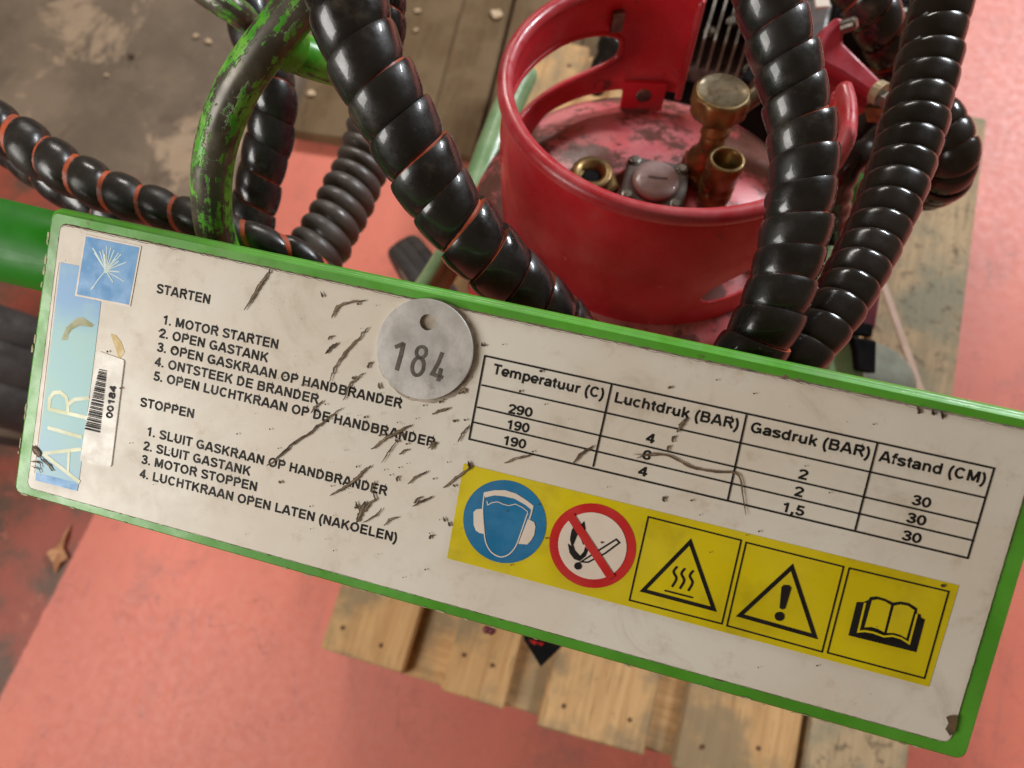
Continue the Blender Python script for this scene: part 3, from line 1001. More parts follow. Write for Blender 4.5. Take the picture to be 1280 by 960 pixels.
# ------------------------------------------------------------------ scratches and specks
b = MB()
SCR = [([(340, 335), (333, 348), (326, 358), (316, 374), (307, 388)], 3.2), ([(458, 375.6), (435, 379), (424, 384), (419, 391), (416, 398)], 3.0),
       ([(462, 409), (450, 422), (438, 435), (426, 450), (419, 462), (413, 477)], 2.6), ([(423, 428), (416, 434), (408, 442)], 3.4),
       ([(456, 466), (446, 474), (438, 482), (430, 500)], 2.4), ([(466, 452), (461, 460)], 2.6), ([(405, 500), (396, 508), (390, 516)], 2.4),
       ([(429, 509), (417, 518), (404, 528), (385, 543), (360, 560.6), (345, 575), (335, 582)], 2.6), ([(515, 531), (495, 541), (480, 550), (465, 560.6)], 3.2),
       ([(498, 548), (488, 563), (478, 578)], 1.4), ([(465, 581), (456, 588), (447, 598), (432, 608), (414, 619)], 3.2),
       ([(512, 561), (500, 567)], 2.4), ([(535, 588), (522, 595), (511, 604)], 2.4), ([(563, 509), (552, 513), (541, 517)], 2.8),
       ([(591, 581), (575, 594), (555, 609)], 2.8), ([(541, 619.6), (528, 626), (516.6, 632)], 2.6), ([(528, 620), (518, 628)], 2.2),
       ([(499, 645), (490, 648), (481, 656)], 2.4), ([(665, 567.5), (648, 572), (631, 578)], 2.4), ([(742, 556), (728, 566), (716, 579)], 2.8),
       ([(588, 530), (580, 540), (573, 552)], 2.2), ([(858, 521), (852, 530), (846, 540)], 3.4), ([(844, 544), (840, 552)], 2.6), ([(838, 556), (834, 563)], 2.0),
       ([(43, 557), (48, 564), (52, 570)], 7.0), ([(51, 570), (60, 578), (69, 588)], 2.6), ([(41, 576), (50, 577), (55, 584)], 1.6), ([(42, 582), (50, 585), (54, 590)], 1.4),
       ([(447, 652), (452, 640), (458, 626)], 5.0), ([(455, 640), (462, 630), (472, 622)], 3.0), ([(450, 636), (446, 626)], 2.4), ([(470, 600), (466, 612), (472, 624)], 2.2), ([(478, 634), (470, 644), (455, 652)], 1.8),
       ([(418, 420), (411, 424)], 2.2), ([(404, 367), (406, 371)], 3.0), ([(475, 478), (477, 486)], 3.0), ([(500, 594), (497, 601)], 2.4),
       ([(536, 560), (543, 553), (541, 562)], 2.8), ([(557, 647), (558, 651)], 3.2), ([(563, 652), (564, 657)], 2.6), ([(543, 668), (537, 672)], 2.4), ([(587, 583), (590, 581)], 5.0),
       ([(832, 620), (829, 626)], 3.0), ([(602, 432), (608, 431)], 2.4), ([(574, 492), (580, 487), (583, 491)], 3.6), ([(1176, 520), (1179, 518)], 3.0), ([(1146, 512), (1150, 514)], 4.0), ([(1165, 516), (1167, 516)], 3.0)]
for q, wd in SCR:
    c3 = catmull([(*L(*p), 0) for p in q], 5)
    c3[1:-1, :2] += np.random.RandomState(len(q)).normal(0, .00022, (len(c3) - 2, 2))
    b.stroke([tuple(p[:2]) for p in c3], px((500, 550), wd * 1.25), .00148 + .00001 * random.random(), 0, False, True)
rs = np.random.RandomState(3)
for k in range(210):
    if rs.rand() < .5:
        u, v = rs.normal(480, 90), rs.normal(530, 80)
    else:
        u, v = rs.uniform(60, 1240), rs.uniform(300, 900)
    x, y = L(u, v)
    mx, my = x / .5, -y / .159
    if not (.03 < mx < .97 and .08 < my < .92):
        continue
    r0 = abs(rs.normal(0, .00038)) + .00015
    b.poly([(x + r0 * rs.uniform(.6, 1.6) * math.cos(a), y + r0 * rs.uniform(.5, 1.2) * math.sin(a)) for a in np.linspace(0, 2 * math.pi, 7)[:-1]], .00152 + .000003 * (k % 30))
tag(b.build('scratches', GRIME, plate), kind='stuff')
b = MB()
for k, (q, wd) in enumerate(SCR):
    if len(q) < 3 or wd < 2.3 or k % 4 == 3:
        continue
    c3 = catmull([(*L(*p), 0) for p in q], 5)
    c3[1:-1, :2] += np.random.RandomState(len(q)).normal(0, .00022, (len(c3) - 2, 2))
    b.stroke([tuple(p[:2]) for p in c3[2:-1]], px((500, 550), wd * .5), .00152 + .00001 * random.random(), 0, False, True)
tag(b.build('scratch_cores', simple('scraped_bare_label', S(160, 140, 112), S(120, 100, 76), 300, .7), plate), kind='stuff')
b = MB()
c3 = catmull([(*L(*p), 0) for p in ((793, 567), (812, 569), (832, 568), (850, 576), (866, 584), (895, 589), (917, 590), (925, 598), (928, 618), (932, 643))], 5)
b.stroke([tuple(p[:2]) for p in c3], px((850, 570), 3.2), .00154, 0, False, True)
c3 = catmull([(*L(*p), 0) for p in ((796, 572), (815, 566), (838, 570))], 5)
b.stroke([tuple(p[:2]) for p in c3], px((850, 570), 2.2), .00156, 0, False, True)
b.poly(LL((1181, 894), (1187, 892), (1196, 893), (1194, 904), (1192, 913), (1186, 918), (1180, 909), (1184, 902)), .0015)
tag(b.build('scuff_marks', HAIR, plate), kind='stuff')

# ------------------------------------------------------------------ gas cylinder
ax = Vector((.0144, .2357, 1)).normalized()
e1 = Vector((1, 0, -.0144)).normalized()
e2 = ax.cross(e1)
RC = Vector((-.01182, .38853, .78825))                 # centre of the rim
base = RC - ax * .535
GM = Matrix((e1, e2, ax)).transposed().to_4x4()
GM.translation = base
TOP = .535
gas = thing('gas_cylinder', 'red propane cylinder with handle collar and brass valve behind the white plate', 'gas cylinder', GM)
hb = TOP - .138
b = MB()
prof = [(.06, 0), (.145, .004), (.160, .03), (.163, .06), (.163, hb - .065), (.1615, hb - .042), (.160, hb - .016), (.153, hb - .0008), (.140, hb + .0072), (.122, hb + .0132), (.10, hb + .0188), (.07, hb + .023), (.035, hb + .0255), (.012, hb + .026)]
o = b.lathe(prof, 72).build('body', [RED], gas, True)
# dome, its paint lightened to hold the light glancing off the ring
b = MB()
b.lathe([(.1525, hb - .001), (.1535, hb + .0001), (.1405, hb + .0080), (.1225, hb + .0140), (.10, hb + .0196), (.07, hb + .0238), (.035, hb + .0263), (.012, hb + .0268)], 72).build('dome', RED_DOME, gas, True)
# collar sheet with two hand slots
T0, T1 = 88.0, 380.0
NT = 150
rad = .125


def slot(th, c_, half, hc, hh, tilt=0):
    t = (th - c_) / half
    if abs(t) >= 1:
        return None
    y = hh * (1 - abs(t) ** 3) ** (1 / 3)
    return hc + tilt * t - y, hc + tilt * t + y


V, Fc = [], []
legs = (104, 222, 338)
NB = 5
cols = []
for i in range(NT + 1):
    th = T0 + (T1 - T0) * i / NT
    fr = 0.5 - 0.5 * math.sin(math.radians(th))
    fr = min(1, max(0, (fr - .25) / .45))
    lo = TOP - .107 - .053 * fr
    for lg in legs:
        dlt = abs((th - lg + 180) % 360 - 180)
        if dlt < 9:
            lo -= .013 * min(1, (9 - dlt) / 2)
    hi = TOP
    e = min(th - T0, T1 - th)
    if e < 6:
        hi -= .014 * (1 - math.sqrt(max(0, 1 - ((6 - e) / 6) ** 2)))
    sl = slot(th, 158, 42, TOP - .062, .023) or slot(th, 326, 29, TOP - .079, .016, .012)
    if sl is None:
        mid = TOP - (.062 if th < 240 else (.091 if th < 326 else .067))
        sl = (mid, mid)
    cols.append((th, lo, sl[0], sl[1], hi))
for (th, lo, s0, s1, hi) in cols:
    a = math.radians(th)
    for (z0, z1) in ((lo, s0), (s1, hi)):
        for k in range(NB):
            z = z0 + (z1 - z0) * k / (NB - 1)
            r_ = rad + .004 * math.sin(math.pi * min(1, max(0, (TOP - z) / .16)))
            V.append((r_ * math.cos(a), r_ * math.sin(a), z))
st = 2 * NB
for i in range(NT):
    for g in (0, 1):
        for k in range(NB - 1):
            a = i * st + g * NB + k
            Fc.append((a, a + st, a + st + 1, a + 1))
col_ = mesh('collar', V, Fc, RED, gas, True)
bm = bmesh.new()
bm.from_mesh(col_.data)
bmesh.ops.remove_doubles(bm, verts=bm.verts, dist=.00005)
bmesh.ops.dissolve_degenerate(bm, dist=.00001, edges=bm.edges)
bmesh.ops.recalc_face_normals(bm, faces=bm.faces)
bm.to_mesh(col_.data)
bm.free()
so = col_.modifiers.new('thickness', 'SOLIDIFY')
so.thickness = .0032
so.offset = 0
bv = col_.modifiers.new('edge', 'BEVEL')
bv.width = .0009
bv.segments = 2
bv.limit_method = 'ANGLE'
tube('collar_rim', [((rad + .0025) * math.cos(math.radians(t)), (rad + .0025) * math.sin(math.radians(t)), TOP - .001 - (.0 if 5 < k < 66 else .002)) for k, t in enumerate(np.linspace(T0 + 2.5, T1 - 2.5, 72))], .0062, RED_RIM, gas, 16, 200)
for th in (T0 + .6, T1 - .6):
    a = math.radians(th)
    tube('collar_edge', [((rad + .0015) * math.cos(a), (rad + .0015) * math.sin(a), TOP - z) for z in (.012, .05, .09, .112)], .0032, RED_RIM, gas, 10, 20)
a = math.radians(121)
b = MB()
b.box((0, 0, 0), (.0025, .005, .009))
o = b.build('collar_clip', STEEL, gas)
o.location = ((rad - .003) * math.cos(a), (rad - .003) * math.sin(a), TOP - .030)
o.rotation_euler = (0, 0, a)
# hand slot lip
pts = []
for k in range(49):
    t = 2 * math.pi * k / 48
    cth, sth = math.cos(t), math.sin(t)
    u = (abs(cth) ** (2 / 3)) * (1 if cth > 0 else -1)
    v_ = (abs(sth) ** (2 / 3)) * (1 if sth > 0 else -1)
    a = math.radians(158 + 42 * u)
    z = TOP - .062 + .0235 * v_
    r_ = rad + .004 * math.sin(math.pi * (TOP - z) / .16)
    pts.append((r_ * math.cos(a), r_ * math.sin(a), z))
tube('slot_lip', pts, .0030, RED, gas, 10, 140)


def bolt(parent, mat_, r=.008, name='bolt'):
    b = MB()
    b.lathe([(r * 1.25, 0), (r * 1.25, .0012), (r, .0013), (r, r * .62), (r * .8, r * .75)], 18, 0, mat_)
    return b.build(name, STEEL, parent)


for lg, rr, inn in ((104, rad - .001, True), (236, rad + .005, False)):
    a = math.radians(lg)
    d_ = Vector((-math.cos(a), -math.sin(a), 0)) if inn else Vector((math.cos(a), math.sin(a), 0))
    m_ = Matrix.Translation((rr * math.cos(a), rr * math.sin(a), TOP - .108)) @ d_.to_track_quat('Z', 'Y').to_matrix().to_4x4()
    bolt(gas, m_, .0075, 'collar_bolt')
# inside pad of the bolt
a = math.radians(104)
b = MB()
b.box((0, 0, 0), (.002, .020, .021), 0)
o = b.build('bolt_pad', RED, gas)
o.location = ((rad - .0035) * math.cos(a), (rad - .0035) * math.sin(a), TOP - .115)
o.rotation_euler = (0, 0, a)


def onplane(u, v, h):
    """cylinder-local point seen at u, v on the plane h above the cylinder's foot"""
    gi = GM.inverted()
    c = gi @ Vector(CAM)
    r = gi.to_3x3() @ Vector(ray(u, v))
    t = (h - c.z) / r.z
    return c + r * t


hd = hb + .025
# level gauge block with four bolts
p = onplane(818, 232, hd + .012)
gb = MB()
gb.box((0, 0, 0), (.0235, .0215, .010))
o = gb.build('gauge_block', GAUGE, gas)
bv = o.modifiers.new('bevel', 'BEVEL')
bv.width = .004
bv.segments = 3
o.location = (p.x, p.y, hd + .006)
o.scale = (1.17, 1.32, 1)
o.rotation_euler = (0, 0, math.radians(2))
b = MB()
b.lathe([(.017, 0), (.0172, .002), (.0165, .0035), (.012, .0044), (.004, .0048)], 36)
g2 = b.build('gauge_glass', GAUGE_FACE, o, True)
g2.location = (0, 0, .0101)
b = MB()
b.stroke([(-.006, 0), (.003, .0005), (.008, .0015)], .0012, .0052)
b.build('gauge_needle', DARKBROWN, o).location = (0, 0, .0101)
for sx in (-1, 1):
    for sy in (-1, 1):
        bo = bolt(o, Matrix.Translation((sx * .0175, sy * .0158, .0100)), .0034, 'gauge_bolt')
# brass filler fitting left
p = onplane(738, 228, hd + .010)
b = MB()
b.lathe([(.019, -.012), (.019, .008), (.017, .010)], 6)
b2 = b.build('filler_nut', BRASS, gas)
b2.location = (p.x, p.y, hd + .004)
b2.scale = (1.3, 1.4, 1)
b = MB()
V, Fc = [], []
b.lathe([(.0135, .0), (.0135, .0085), (.0125, .0095), (.0085, .0095), (.0080, .003), (.002, .002)], 28)
b.build('filler_port', BRASS, b2, True).location = (0, 0, .0095)
b = MB()
b.lathe([(.0065, 0), (.005, .002)], 16)
b.build('filler_hole', DARK, b2).location = (0, 0, .0125)
# valve: base, stem, hand wheel, outlet cup
pv = onplane(886, 190, hd + .028)
vb = MB()
vb.lathe([(.017, -.02), (.018, .004), (.0185, .010), (.0165, .018), (.012, .022), (.0105, .030), (.0105, .05)], 28)
valve = vb.build('valve', BRASS, gas, True)
valve.location = (pv.x, pv.y, hd + .006)
b = MB()
b.lathe([(.023, 0), (.023, .008), (.019, .011)], 6, 0, Matrix.Rotation(.4, 4, 'Z'))
b.build('valve_nut', BRASS, valve).location = (0, 0, -.002)
ph_ = onplane(903, 116, hd + .088)
hw = Vector((ph_.x - pv.x, ph_.y - pv.y, .082))
b = MB()
V, Fc = [], []
nk = 48
profw = [(.007, -.019), (.0180, -.018), (.0203, -.014), (.0205, -.001), (.0195, .001), (.0180, .0022), (.0172, .0016), (.010, .0014), (.003, .0013)]
for j, (r_, z) in enumerate(profw):
    for k in range(nk):
        a = 2 * math.pi * k / nk
        rr = r_ * (1 + (.035 * (1 if (k // 3) % 2 else -1) if 1 <= j <= 3 else 0))
        V.append((rr * math.cos(a), rr * math.sin(a), z))
for j in range(len(profw) - 1):
    for k in range(nk):
        k2 = (k + 1) % nk
        Fc.append((j * nk + k, j * nk + k2, (j + 1) * nk + k2, (j + 1) * nk + k))
mi = [1 if f[0] // nk >= 5 else 0 for f in Fc]
Fc += [tuple(range(nk))[::-1], tuple((len(profw) - 1) * nk + k for k in range(nk))]
mi += [0, 1]
hwo = mesh('hand_wheel', V, Fc, [BRASS, BRASS_TOP], valve, True, mi)
hwo.location = hw
hwo.scale = (1.1, 1.1, 1.1)
tube('valve_stem', [(0, 0, .045), (hw.x * .5, hw.y * .5, .056), (hw.x, hw.y, hw.z - .01)], [.0125, .0085, .0075, .0078], BRASS, valve, 20, 20)
pc = onplane(907, 203, hd + .050)
b = MB()
ro = .0150
b.lathe([(.0135, -.05), (.0140, -.036), (.0131, -.035), (.0131, -.032), (.0140, -.031), (.0140, -.028), (.0131, -.027), (.0131, -.024), (.0140, -.023), (.0140, -.012), (ro, -.010), (ro, -.001), (ro * .95, .0), (ro * .78, 0), (ro * .74, -.003), (ro * .70, -.016), (.002, -.018)], 32)
oc = b.build('outlet_cup', BRASS, valve, True)
oc.location = (pc.x - pv.x, pc.y - pv.y, .048)
b = MB()
b.lathe([(.0035, 0), (.0035, .006), (.0028, .008)], 12, 0, Matrix.Rotation(math.radians(-110), 4, 'Z') @ Matrix.Translation((.012, 0, -.03)) @ Matrix.Rotation(math.pi / 2, 4, 'Y'))
b.build('bleed_screw', BRASS, oc)
# link between valve and outlet
tube('outlet_arm', [(0, 0, .006), ((pc.x - pv.x) * .6, (pc.y - pv.y) * .6, .006), (pc.x - pv.x, pc.y - pv.y, .008)], .0115, BRASS, valve, 16, 12)
# hose tail on the valve, going back to the right
q = onplane(958, 106, hd + .075)
tube('outlet_tail', [(hw.x * .5, hw.y * .5 + .004, .05), ((q.x - pv.x) * .55, (q.y - pv.y) * .6, .058), (q.x - pv.x, q.y - pv.y, .066)], .0075, BRASS_TOP, valve, 16, 20)

# ------------------------------------------------------------------ hoses
HG = 'hoses wrapped in spiral guard'


def hose(label, pts, rad, pitch, guard, gap=.03, bulge=.10, hand=1, lip=.04, power=2.4, inner=ORANGE, infac=.84, group=HG, wob=.05):
    P = [W(*p) for p in pts]
    t = thing('spiral_hose', label, 'hose', Matrix.Translation(Vector(P[-1])), group)
    P = [p - P[-1] for p in P]
    r_in = [x * infac for x in rad] if isinstance(rad, (list, tuple)) else rad * infac
    tube('inner_hose', P, r_in, inner, t, 20, 110)
    spiral('spiral_guard', P, rad, pitch, guard, t, gap, bulge, hand, lip, power, wob=wob)
    return t


hose('thick black hose with orange seams running diagonally down between green handle and gas cylinder',
     [(395, -150, .37), (422, -40, .375), (448, 50, .38), (497, 150, .39), (560, 260, .405), (625, 335, .42), (690, 395, .44), (745, 455, .47)],
     [.0200, .0205, .0204, .0200, .0192, .0185, .0180], .0205, BLACK_HOSE, gap=.018, bulge=.075, hand=1, lip=.10, power=4)
hose('thick black hose hanging in front of the right side of the gas cylinder collar',
     [(935, -140, .40), (952, -30, .41), (975, 50, .415), (1000, 150, .42), (1003, 235, .42), (985, 330, .42), (955, 410, .42), (915, 470, .43), (880, 540, .46)],
     [.0182, .0184, .0184, .0184, .0186, .0188, .0190], .0180, BLACK_HOSE, gap=.014, bulge=.065, hand=1, lip=.11, power=4)
hose('glossy black hose rightmost in the picture curving down against the pink floor',
     [(1195, -150, .50), (1182, -30, .50), (1160, 80, .50), (1132, 190, .49), (1095, 290, .475), (1058, 362, .46), (1018, 420, .45), (975, 470, .45), (935, 520, .46)],
     [.0186, .0190, .0196, .0206, .0200, .0178, .0165, .016], .0165, BLACK_GLOSS, gap=.012, bulge=.06, hand=1, lip=.07, power=4.5)
hose('short looped end of black hose poking out beside the rightmost hose above pallet',
     [(1120, 110, .60), (1148, 130, .60), (1176, 158, .60), (1189, 192, .60), (1181, 222, .62), (1150, 235, .66), (1110, 230, .70)],
     [.0185, .020, .0205, .0205, .020, .019],   .0135, BLACK_GLOSS, gap=.02, bulge=.07, hand=1, power=3.5)
hose('black beaded hose with orange bands lying across above the left end of the plate',
     [(-120, 70, .56), (-50, 128, .56), (20, 172, .555), (85, 214, .55), (150, 245, .545), (215, 266, .54), (270, 283, .53), (325, 301, .525), (372, 317, .53), (410, 345, .54), (450, 385, .56)],
     [.0185, .0185, .0185, .0182, .0172, .0160, .0145, .0120, .0095, .009], .0285, BLACK_DULL, gap=.11, bulge=.20, hand=1, lip=.03, power=3.0, infac=.80)
hose('dark second hose strand hidden just below the beaded left hose',
     [(-130, 66, .60), (-60, 122, .60), (0, 168, .595), (50, 208, .59), (110, 248, .59), (180, 290, .59)],
     .0185, .027, BLACK_HOSE, gap=.05, bulge=.12, hand=1)
hose('dark shaded hose hanging vertically just behind the chipped green handle',
     [(318, -90, .60), (309, -10, .60), (318, 45, .60), (340, 105, .60), (338, 165, .61), (325, 225, .62), (312, 285, .63), (300, 350, .64)],
     .0190, .024, BLACK_HOSE, gap=.02, bulge=.08, hand=-1)
hose('grey finely ribbed hose coming from under the diagonal black hose',
     [(480, 90, .70), (470, 150, .70), (453, 205, .70), (430, 255, .69), (405, 300, .68), (372, 350, .67), (340, 400, .66)],
     [.0235, .0245, .0255, .0262, .027, .027], .0155, GREY_CORR, gap=.0, bulge=.14, hand=-1, inner=BLACK_DULL, lip=.0, power=2.0)
hose('small black hose loop at the top edge beside the diagonal hose',
     [(440, -90, .50), (468, -30, .50), (478, 15, .50), (470, 60, .51), (440, 100, .53)],
     .0165, .018, BLACK_HOSE, gap=.03, bulge=.10, hand=-1)
hose('black hose with orange bands at the top between red arm and rightmost hose',
     [(1022, -95, .66), (1054, -45, .67), (1083, 2, .68), (1108, 48, .70), (1120, 88, .73), (1112, 130, .78), (1080, 160, .84)],
     .0225, .0235, BLACK_HOSE, gap=.03, bulge=.09, hand=1, lip=.09, power=3)


def thin_hose(label, pts, rad):
    P = [W(*p) for p in pts]
    t = tube('thin_hose', [p - P[-1] for p in P], rad, BLACK_GLOSS, None, 18, 80, (.024, .06))
    t.location = P[-1]
    return tag(t, label, 'hose', 'thin black hoses right of the cylinder')


thin_hose('thin black hose bending from behind the rightmost hose towards the cylinder collar', [(1130, 150, .72), (1095, 178, .72), (1065, 205, .72), (1050, 235, .74), (1046, 268, .78), (1040, 310, .84)], .0125)
thin_hose('thin black hose upper strand touching the red arm nut', [(1112, 120, .74), (1085, 150, .75), (1070, 178, .76), (1075, 205, .8)], .011)
thin_hose('short black hose stub seen through the handle slot of the collar', [(760, 20, .95), (764, 48, .93), (758, 78, .93), (740, 110, .96)], .016)

# ------------------------------------------------------------------ hand burner handle (chipped green tube)
HP = [(520, -190, .40), (455, -85, .40), (398, -20, .405), (345, 42, .415), (300, 105, .43), (272, 175, .45), (264, 240, .47), (272, 300, .50), (300, 360, .53)]
P = [W(*p) for p in HP]
pa_ = Path([p - P[-1] for p in P])
# angle that faces the camera (uv u at which the bare metal shows)
v_ = CAM - W(300, 105, .43)
i_ = np.argmin(np.linalg.norm(pa_.p - (W(300, 105, .43) - P[-1]), axis=1))
HANDLE_A = (math.atan2(v_ @ pa_.b[i_], v_ @ pa_.n[i_]) / (2 * math.pi)) % 1.0
HM = m_handle('chipped_green_handle', .085, .515)
HM3 = m_handle('worn_olive_rod', .0, .44)
HM2 = m_handle('lightly_chipped_green', -.02, .56)
hdl = thing('burner_handle', 'bent green steel handle with paint chipped to bare metal above the plate', 'handle', Matrix.Translation(Vector(P[-1])))
tube('bent_tube', [p - P[-1] for p in P], .0122, HM, hdl, 32, 140)
B = [W(*p) - P[-1] for p in ((345, 52, .428), (372, 66, .438), (398, 76, .447), (425, 84, .46))]
tube('cross_tube', B, .0118, HM2, hdl, 24, 30)
B = [W(*p) - P[-1] for p in ((348, 50, .426), (358, 57, .430), (366, 61, .434))]
tube('weld_bead', B, .0138, HM2, hdl, 20, 12)
P = [W(*p) for p in ((215, -50, .55), (258, -10, .56), (295, 14, .565), (312, 30, .60))]
t = tube('green_rod', [p - P[-1] for p in P], .0105, HM3, None, 20, 30)
t.location = P[-1]
tag(t, 'olive green rod stub entering at the top edge left of the handle', 'rod')

# ------------------------------------------------------------------ machine
mc = thing('hot_air_machine', 'green hot air machine with black engine standing on the pine pallet', 'machine', Matrix.Translation((.1, .45, .144)))
MO = np.array([.1, .45, .144])


def mw(*p):
    return W(*p) - MO


tube('frame_tube', [mw(-140, 266, .47), (mw(-40, 290, .47)), mw(60, 314, .47), mw(250, 360, .47), mw(500, 420, .46)], .0252, GREEN_TUBE, mc, 40, 40)
# uprights carrying the plate tube down to the pallet
tube('upright_tube', [mw(240, 380, .47), Vector((-.22, .08, .5)) - Vector(MO), Vector((-.22, .08, .144)) - Vector(MO)], .016, GREEN_TUBE, mc, 20, 20)
tube('upright_tube', [mw(480, 440, .46), Vector((-.05, .06, .5)) - Vector(MO), Vector((-.02, .10, .144)) - Vector(MO)], .016, GREEN_TUBE, mc, 20, 20)
# pale green cradle tube left of the cylinder
tube('cradle_tube', [mw(655, 90, .92), mw(628, 150, .90), mw(600, 225, .87), mw(573, 300, .84), mw(535, 365, .82), mw(480, 430, .82)], .0175, MINT, mc, 24, 50)
tube('cradle_rod', [mw(575, 285, .82), mw(545, 335, .80), mw(505, 400, .79)], .008, MINT, mc, 16, 20)
# deck under the cylinder
b = MB()
b.box((-.115 , -.15, .085), (.16, .16, .012))
b.build('deck_plate', MINT, mc)
for dx, dy in ((-.25, -.29), (.02, -.29), (-.25, -.02), (.02, -.02)):
    tube('deck_leg', [Vector((dx, dy, 0)), Vector((dx, dy, .04)), Vector((dx, dy, .073))], .012, MINT, mc, 12, 4)


def wheel(c, r, wdt, rx, label=None):
    o = bpy.data.objects.new('wheel', None)
    o.empty_display_size = .03
    link(o, mc)
    o.location = Vector(c) - Vector(MO)
    o.rotation_euler = rx
    b = MB()
    prof = []
    for (q, x) in ((.62, -.44), (.80, -.5), (.90, -.49), (.95, -.44), (.98, -.34), (.992, -.2), (.978, -.185), (.978, -.165), (.996, -.15), (1, 0), (.997, .14), (.98, .155), (.98, .175), (.992, .19), (.98, .34), (.95, .44), (.90, .49), (.80, .5), (.62, .44)):
        prof.append((q * r, x * wdt))
    b.lathe(prof, 64).build('tyre', RUBBER, o, True)
    b = MB()
    b.lathe([(.60 * r, -.44 * wdt), (.60 * r, .44 * wdt), (.2 * r, .5 * wdt)], 32).build('rim', GREY_TANK, o)
    if label:
        o['label'] = label
    return o


wheel(Wz(-40, 468, .20) + np.array([0, 0, 0]), .20, .165, (math.pi / 2, 0, math.radians(6)), 'ribbed black tyre below the green tube at the left edge')
wheel(Wz(538, 362, .23), .085, .05, (math.pi / 2, 0, math.radians(-40)), 'dusty grey tyre in front of the cradle tube')
# engine block behind the cylinder
eng = bpy.data.objects.new('engine', None)
eng.empty_display_size = .05
link(eng, mc)
eo = Wz(960, 20, .42)
eng.location = Vector(eo) - Vector(MO)


def eb(name, u, v, z, h, mat, bev=.004, rot=0.0):
    c = Wz(u, v, z)
    b = MB()
    b.box((0, 0, -h[2]), h)
    o = b.build(name, mat, eng)
    o.location = Vector(c) - Vector(eo)
    o.rotation_euler = (0, 0, rot)
    m_ = o.modifiers.new('bevel', 'BEVEL')
    m_.width = bev
    m_.segments = 3
    return o


eb('crankcase', 945, 60, .40, (.15, .10, .12), DARK, .012)
eb('cylinder_head', 1000, -95, .50, (.09, .08, .05), DARK, .01)
eb('carburettor', 1005, 25, .52, (.030, .035, .03), DARKBROWN, .006)
eb('air_filter', 1105, -10, .50, (.055, .06, .06), DARK, .008)
eb('rating_sticker', 1028, 2, .545, (.008, .007, .002), WHITEP, .0005, .3)
eb('fan_shroud', 905, 25, .425, (.075, .085, .02), simple('grey_shroud_metal', S(108, 103, 98), S(76, 73, 70), 50, .5, bump=.1, spots=[(S(44, 38, 34), 30, .52, .68)]), .005)
for (pts_, rd_, mt_) in (([(940, -20), (955, 30), (948, 70), (930, 105)], .006, DARK), ([(990, -10), (982, 30), (995, 62), (1020, 85)], .0045, DARKBROWN), ([(1000, 10), (1012, 40), (1008, 80), (985, 110)], .005, DARK), ([(925, -15), (938, 12), (965, 25), (985, 60)], .004, MAROON), ([(1085, -20), (1098, 20), (1095, 60)], .006, DARK)):
    tube('engine_cable', [Wz(u, v, .505) - eo for u, v in pts_], rd_, mt_, eng, 12, 24)
for (u, v) in ((948, 48), (962, 82), (985, 18), (938, 88)):
    bolt(eng, Matrix.Translation(Vector(Wz(u, v, .49)) - Vector(eo)), .007, 'engine_bolt')
eb('bracket', 968, 62, .485, (.016, .024, .012), simple('grey_cast_bracket', S(120, 114, 106), S(90, 84, 78), 60, .5, metal=.3, bump=.15), .003, .4)
eb('head_cover', 1012, 40, .50, (.024, .02, .02), DARKBROWN, .004, .2)
eb('base_box', 1040, 120, .30, (.09, .09, .07), DARK, .01)
for k in range(9):
    u0 = 866 + 12.5 * k
    c = Wz(u0, 10 + 2.4 * k, .455)
    b = MB()
    b.box((0, 0, 0), (.0011, .068, .028))
    o = b.build('cooling_fin', FIN, eng)
    o.location = Vector(c) - Vector(eo)
    o.rotation_euler = (0, 0, math.radians(-2))
for (u, v, z) in ((888, 40, .47), (915, 28, .47), (1000, 55, .53)):
    c = Wz(u, v, z)
    bolt(eng, Matrix.Translation(Vector(c) - Vector(eo)), .006, 'engine_bolt')
for k in range(5):
    c = Wz(1112, 2 + k * 6, .515)
    b = MB()
    b.box((0, 0, 0), (.045, .0022, .006))
    o = b.build('filter_rib', FIN if k == 2 else DARK, eng)
    o.location = Vector(c) - Vector(eo)

# red arm with nut
d0 = .70


def slab(name, pts, d, th, mat, parent, off, bev=.003):
    """flat casting cut to an outline, with real thickness"""
    P = [Vector(W(u, v, d)) for u, v in pts]
    nrm = (P[1] - P[0]).cross(P[2] - P[0]).normalized()
    if nrm.z < 0:
        nrm = -nrm
    n = len(P)
    V = [p - Vector(off) for p in P] + [p - nrm * th - Vector(off) for p in P]
    Fc = [tuple(range(n)), tuple(range(2 * n - 1, n - 1, -1))] + [(k, k + n, (k + 1) % n + n, (k + 1) % n) for k in range(n)]
    o = mesh(name, V, Fc, mat, parent)
    bm = bmesh.new()
    bm.from_mesh(o.data)
    bmesh.ops.recalc_face_normals(bm, faces=bm.faces)
    bm.to_mesh(o.data)
    bm.free()
    m_ = o.modifiers.new('bevel', 'BEVEL')
    m_.width = bev
    m_.segments = 3
    return o


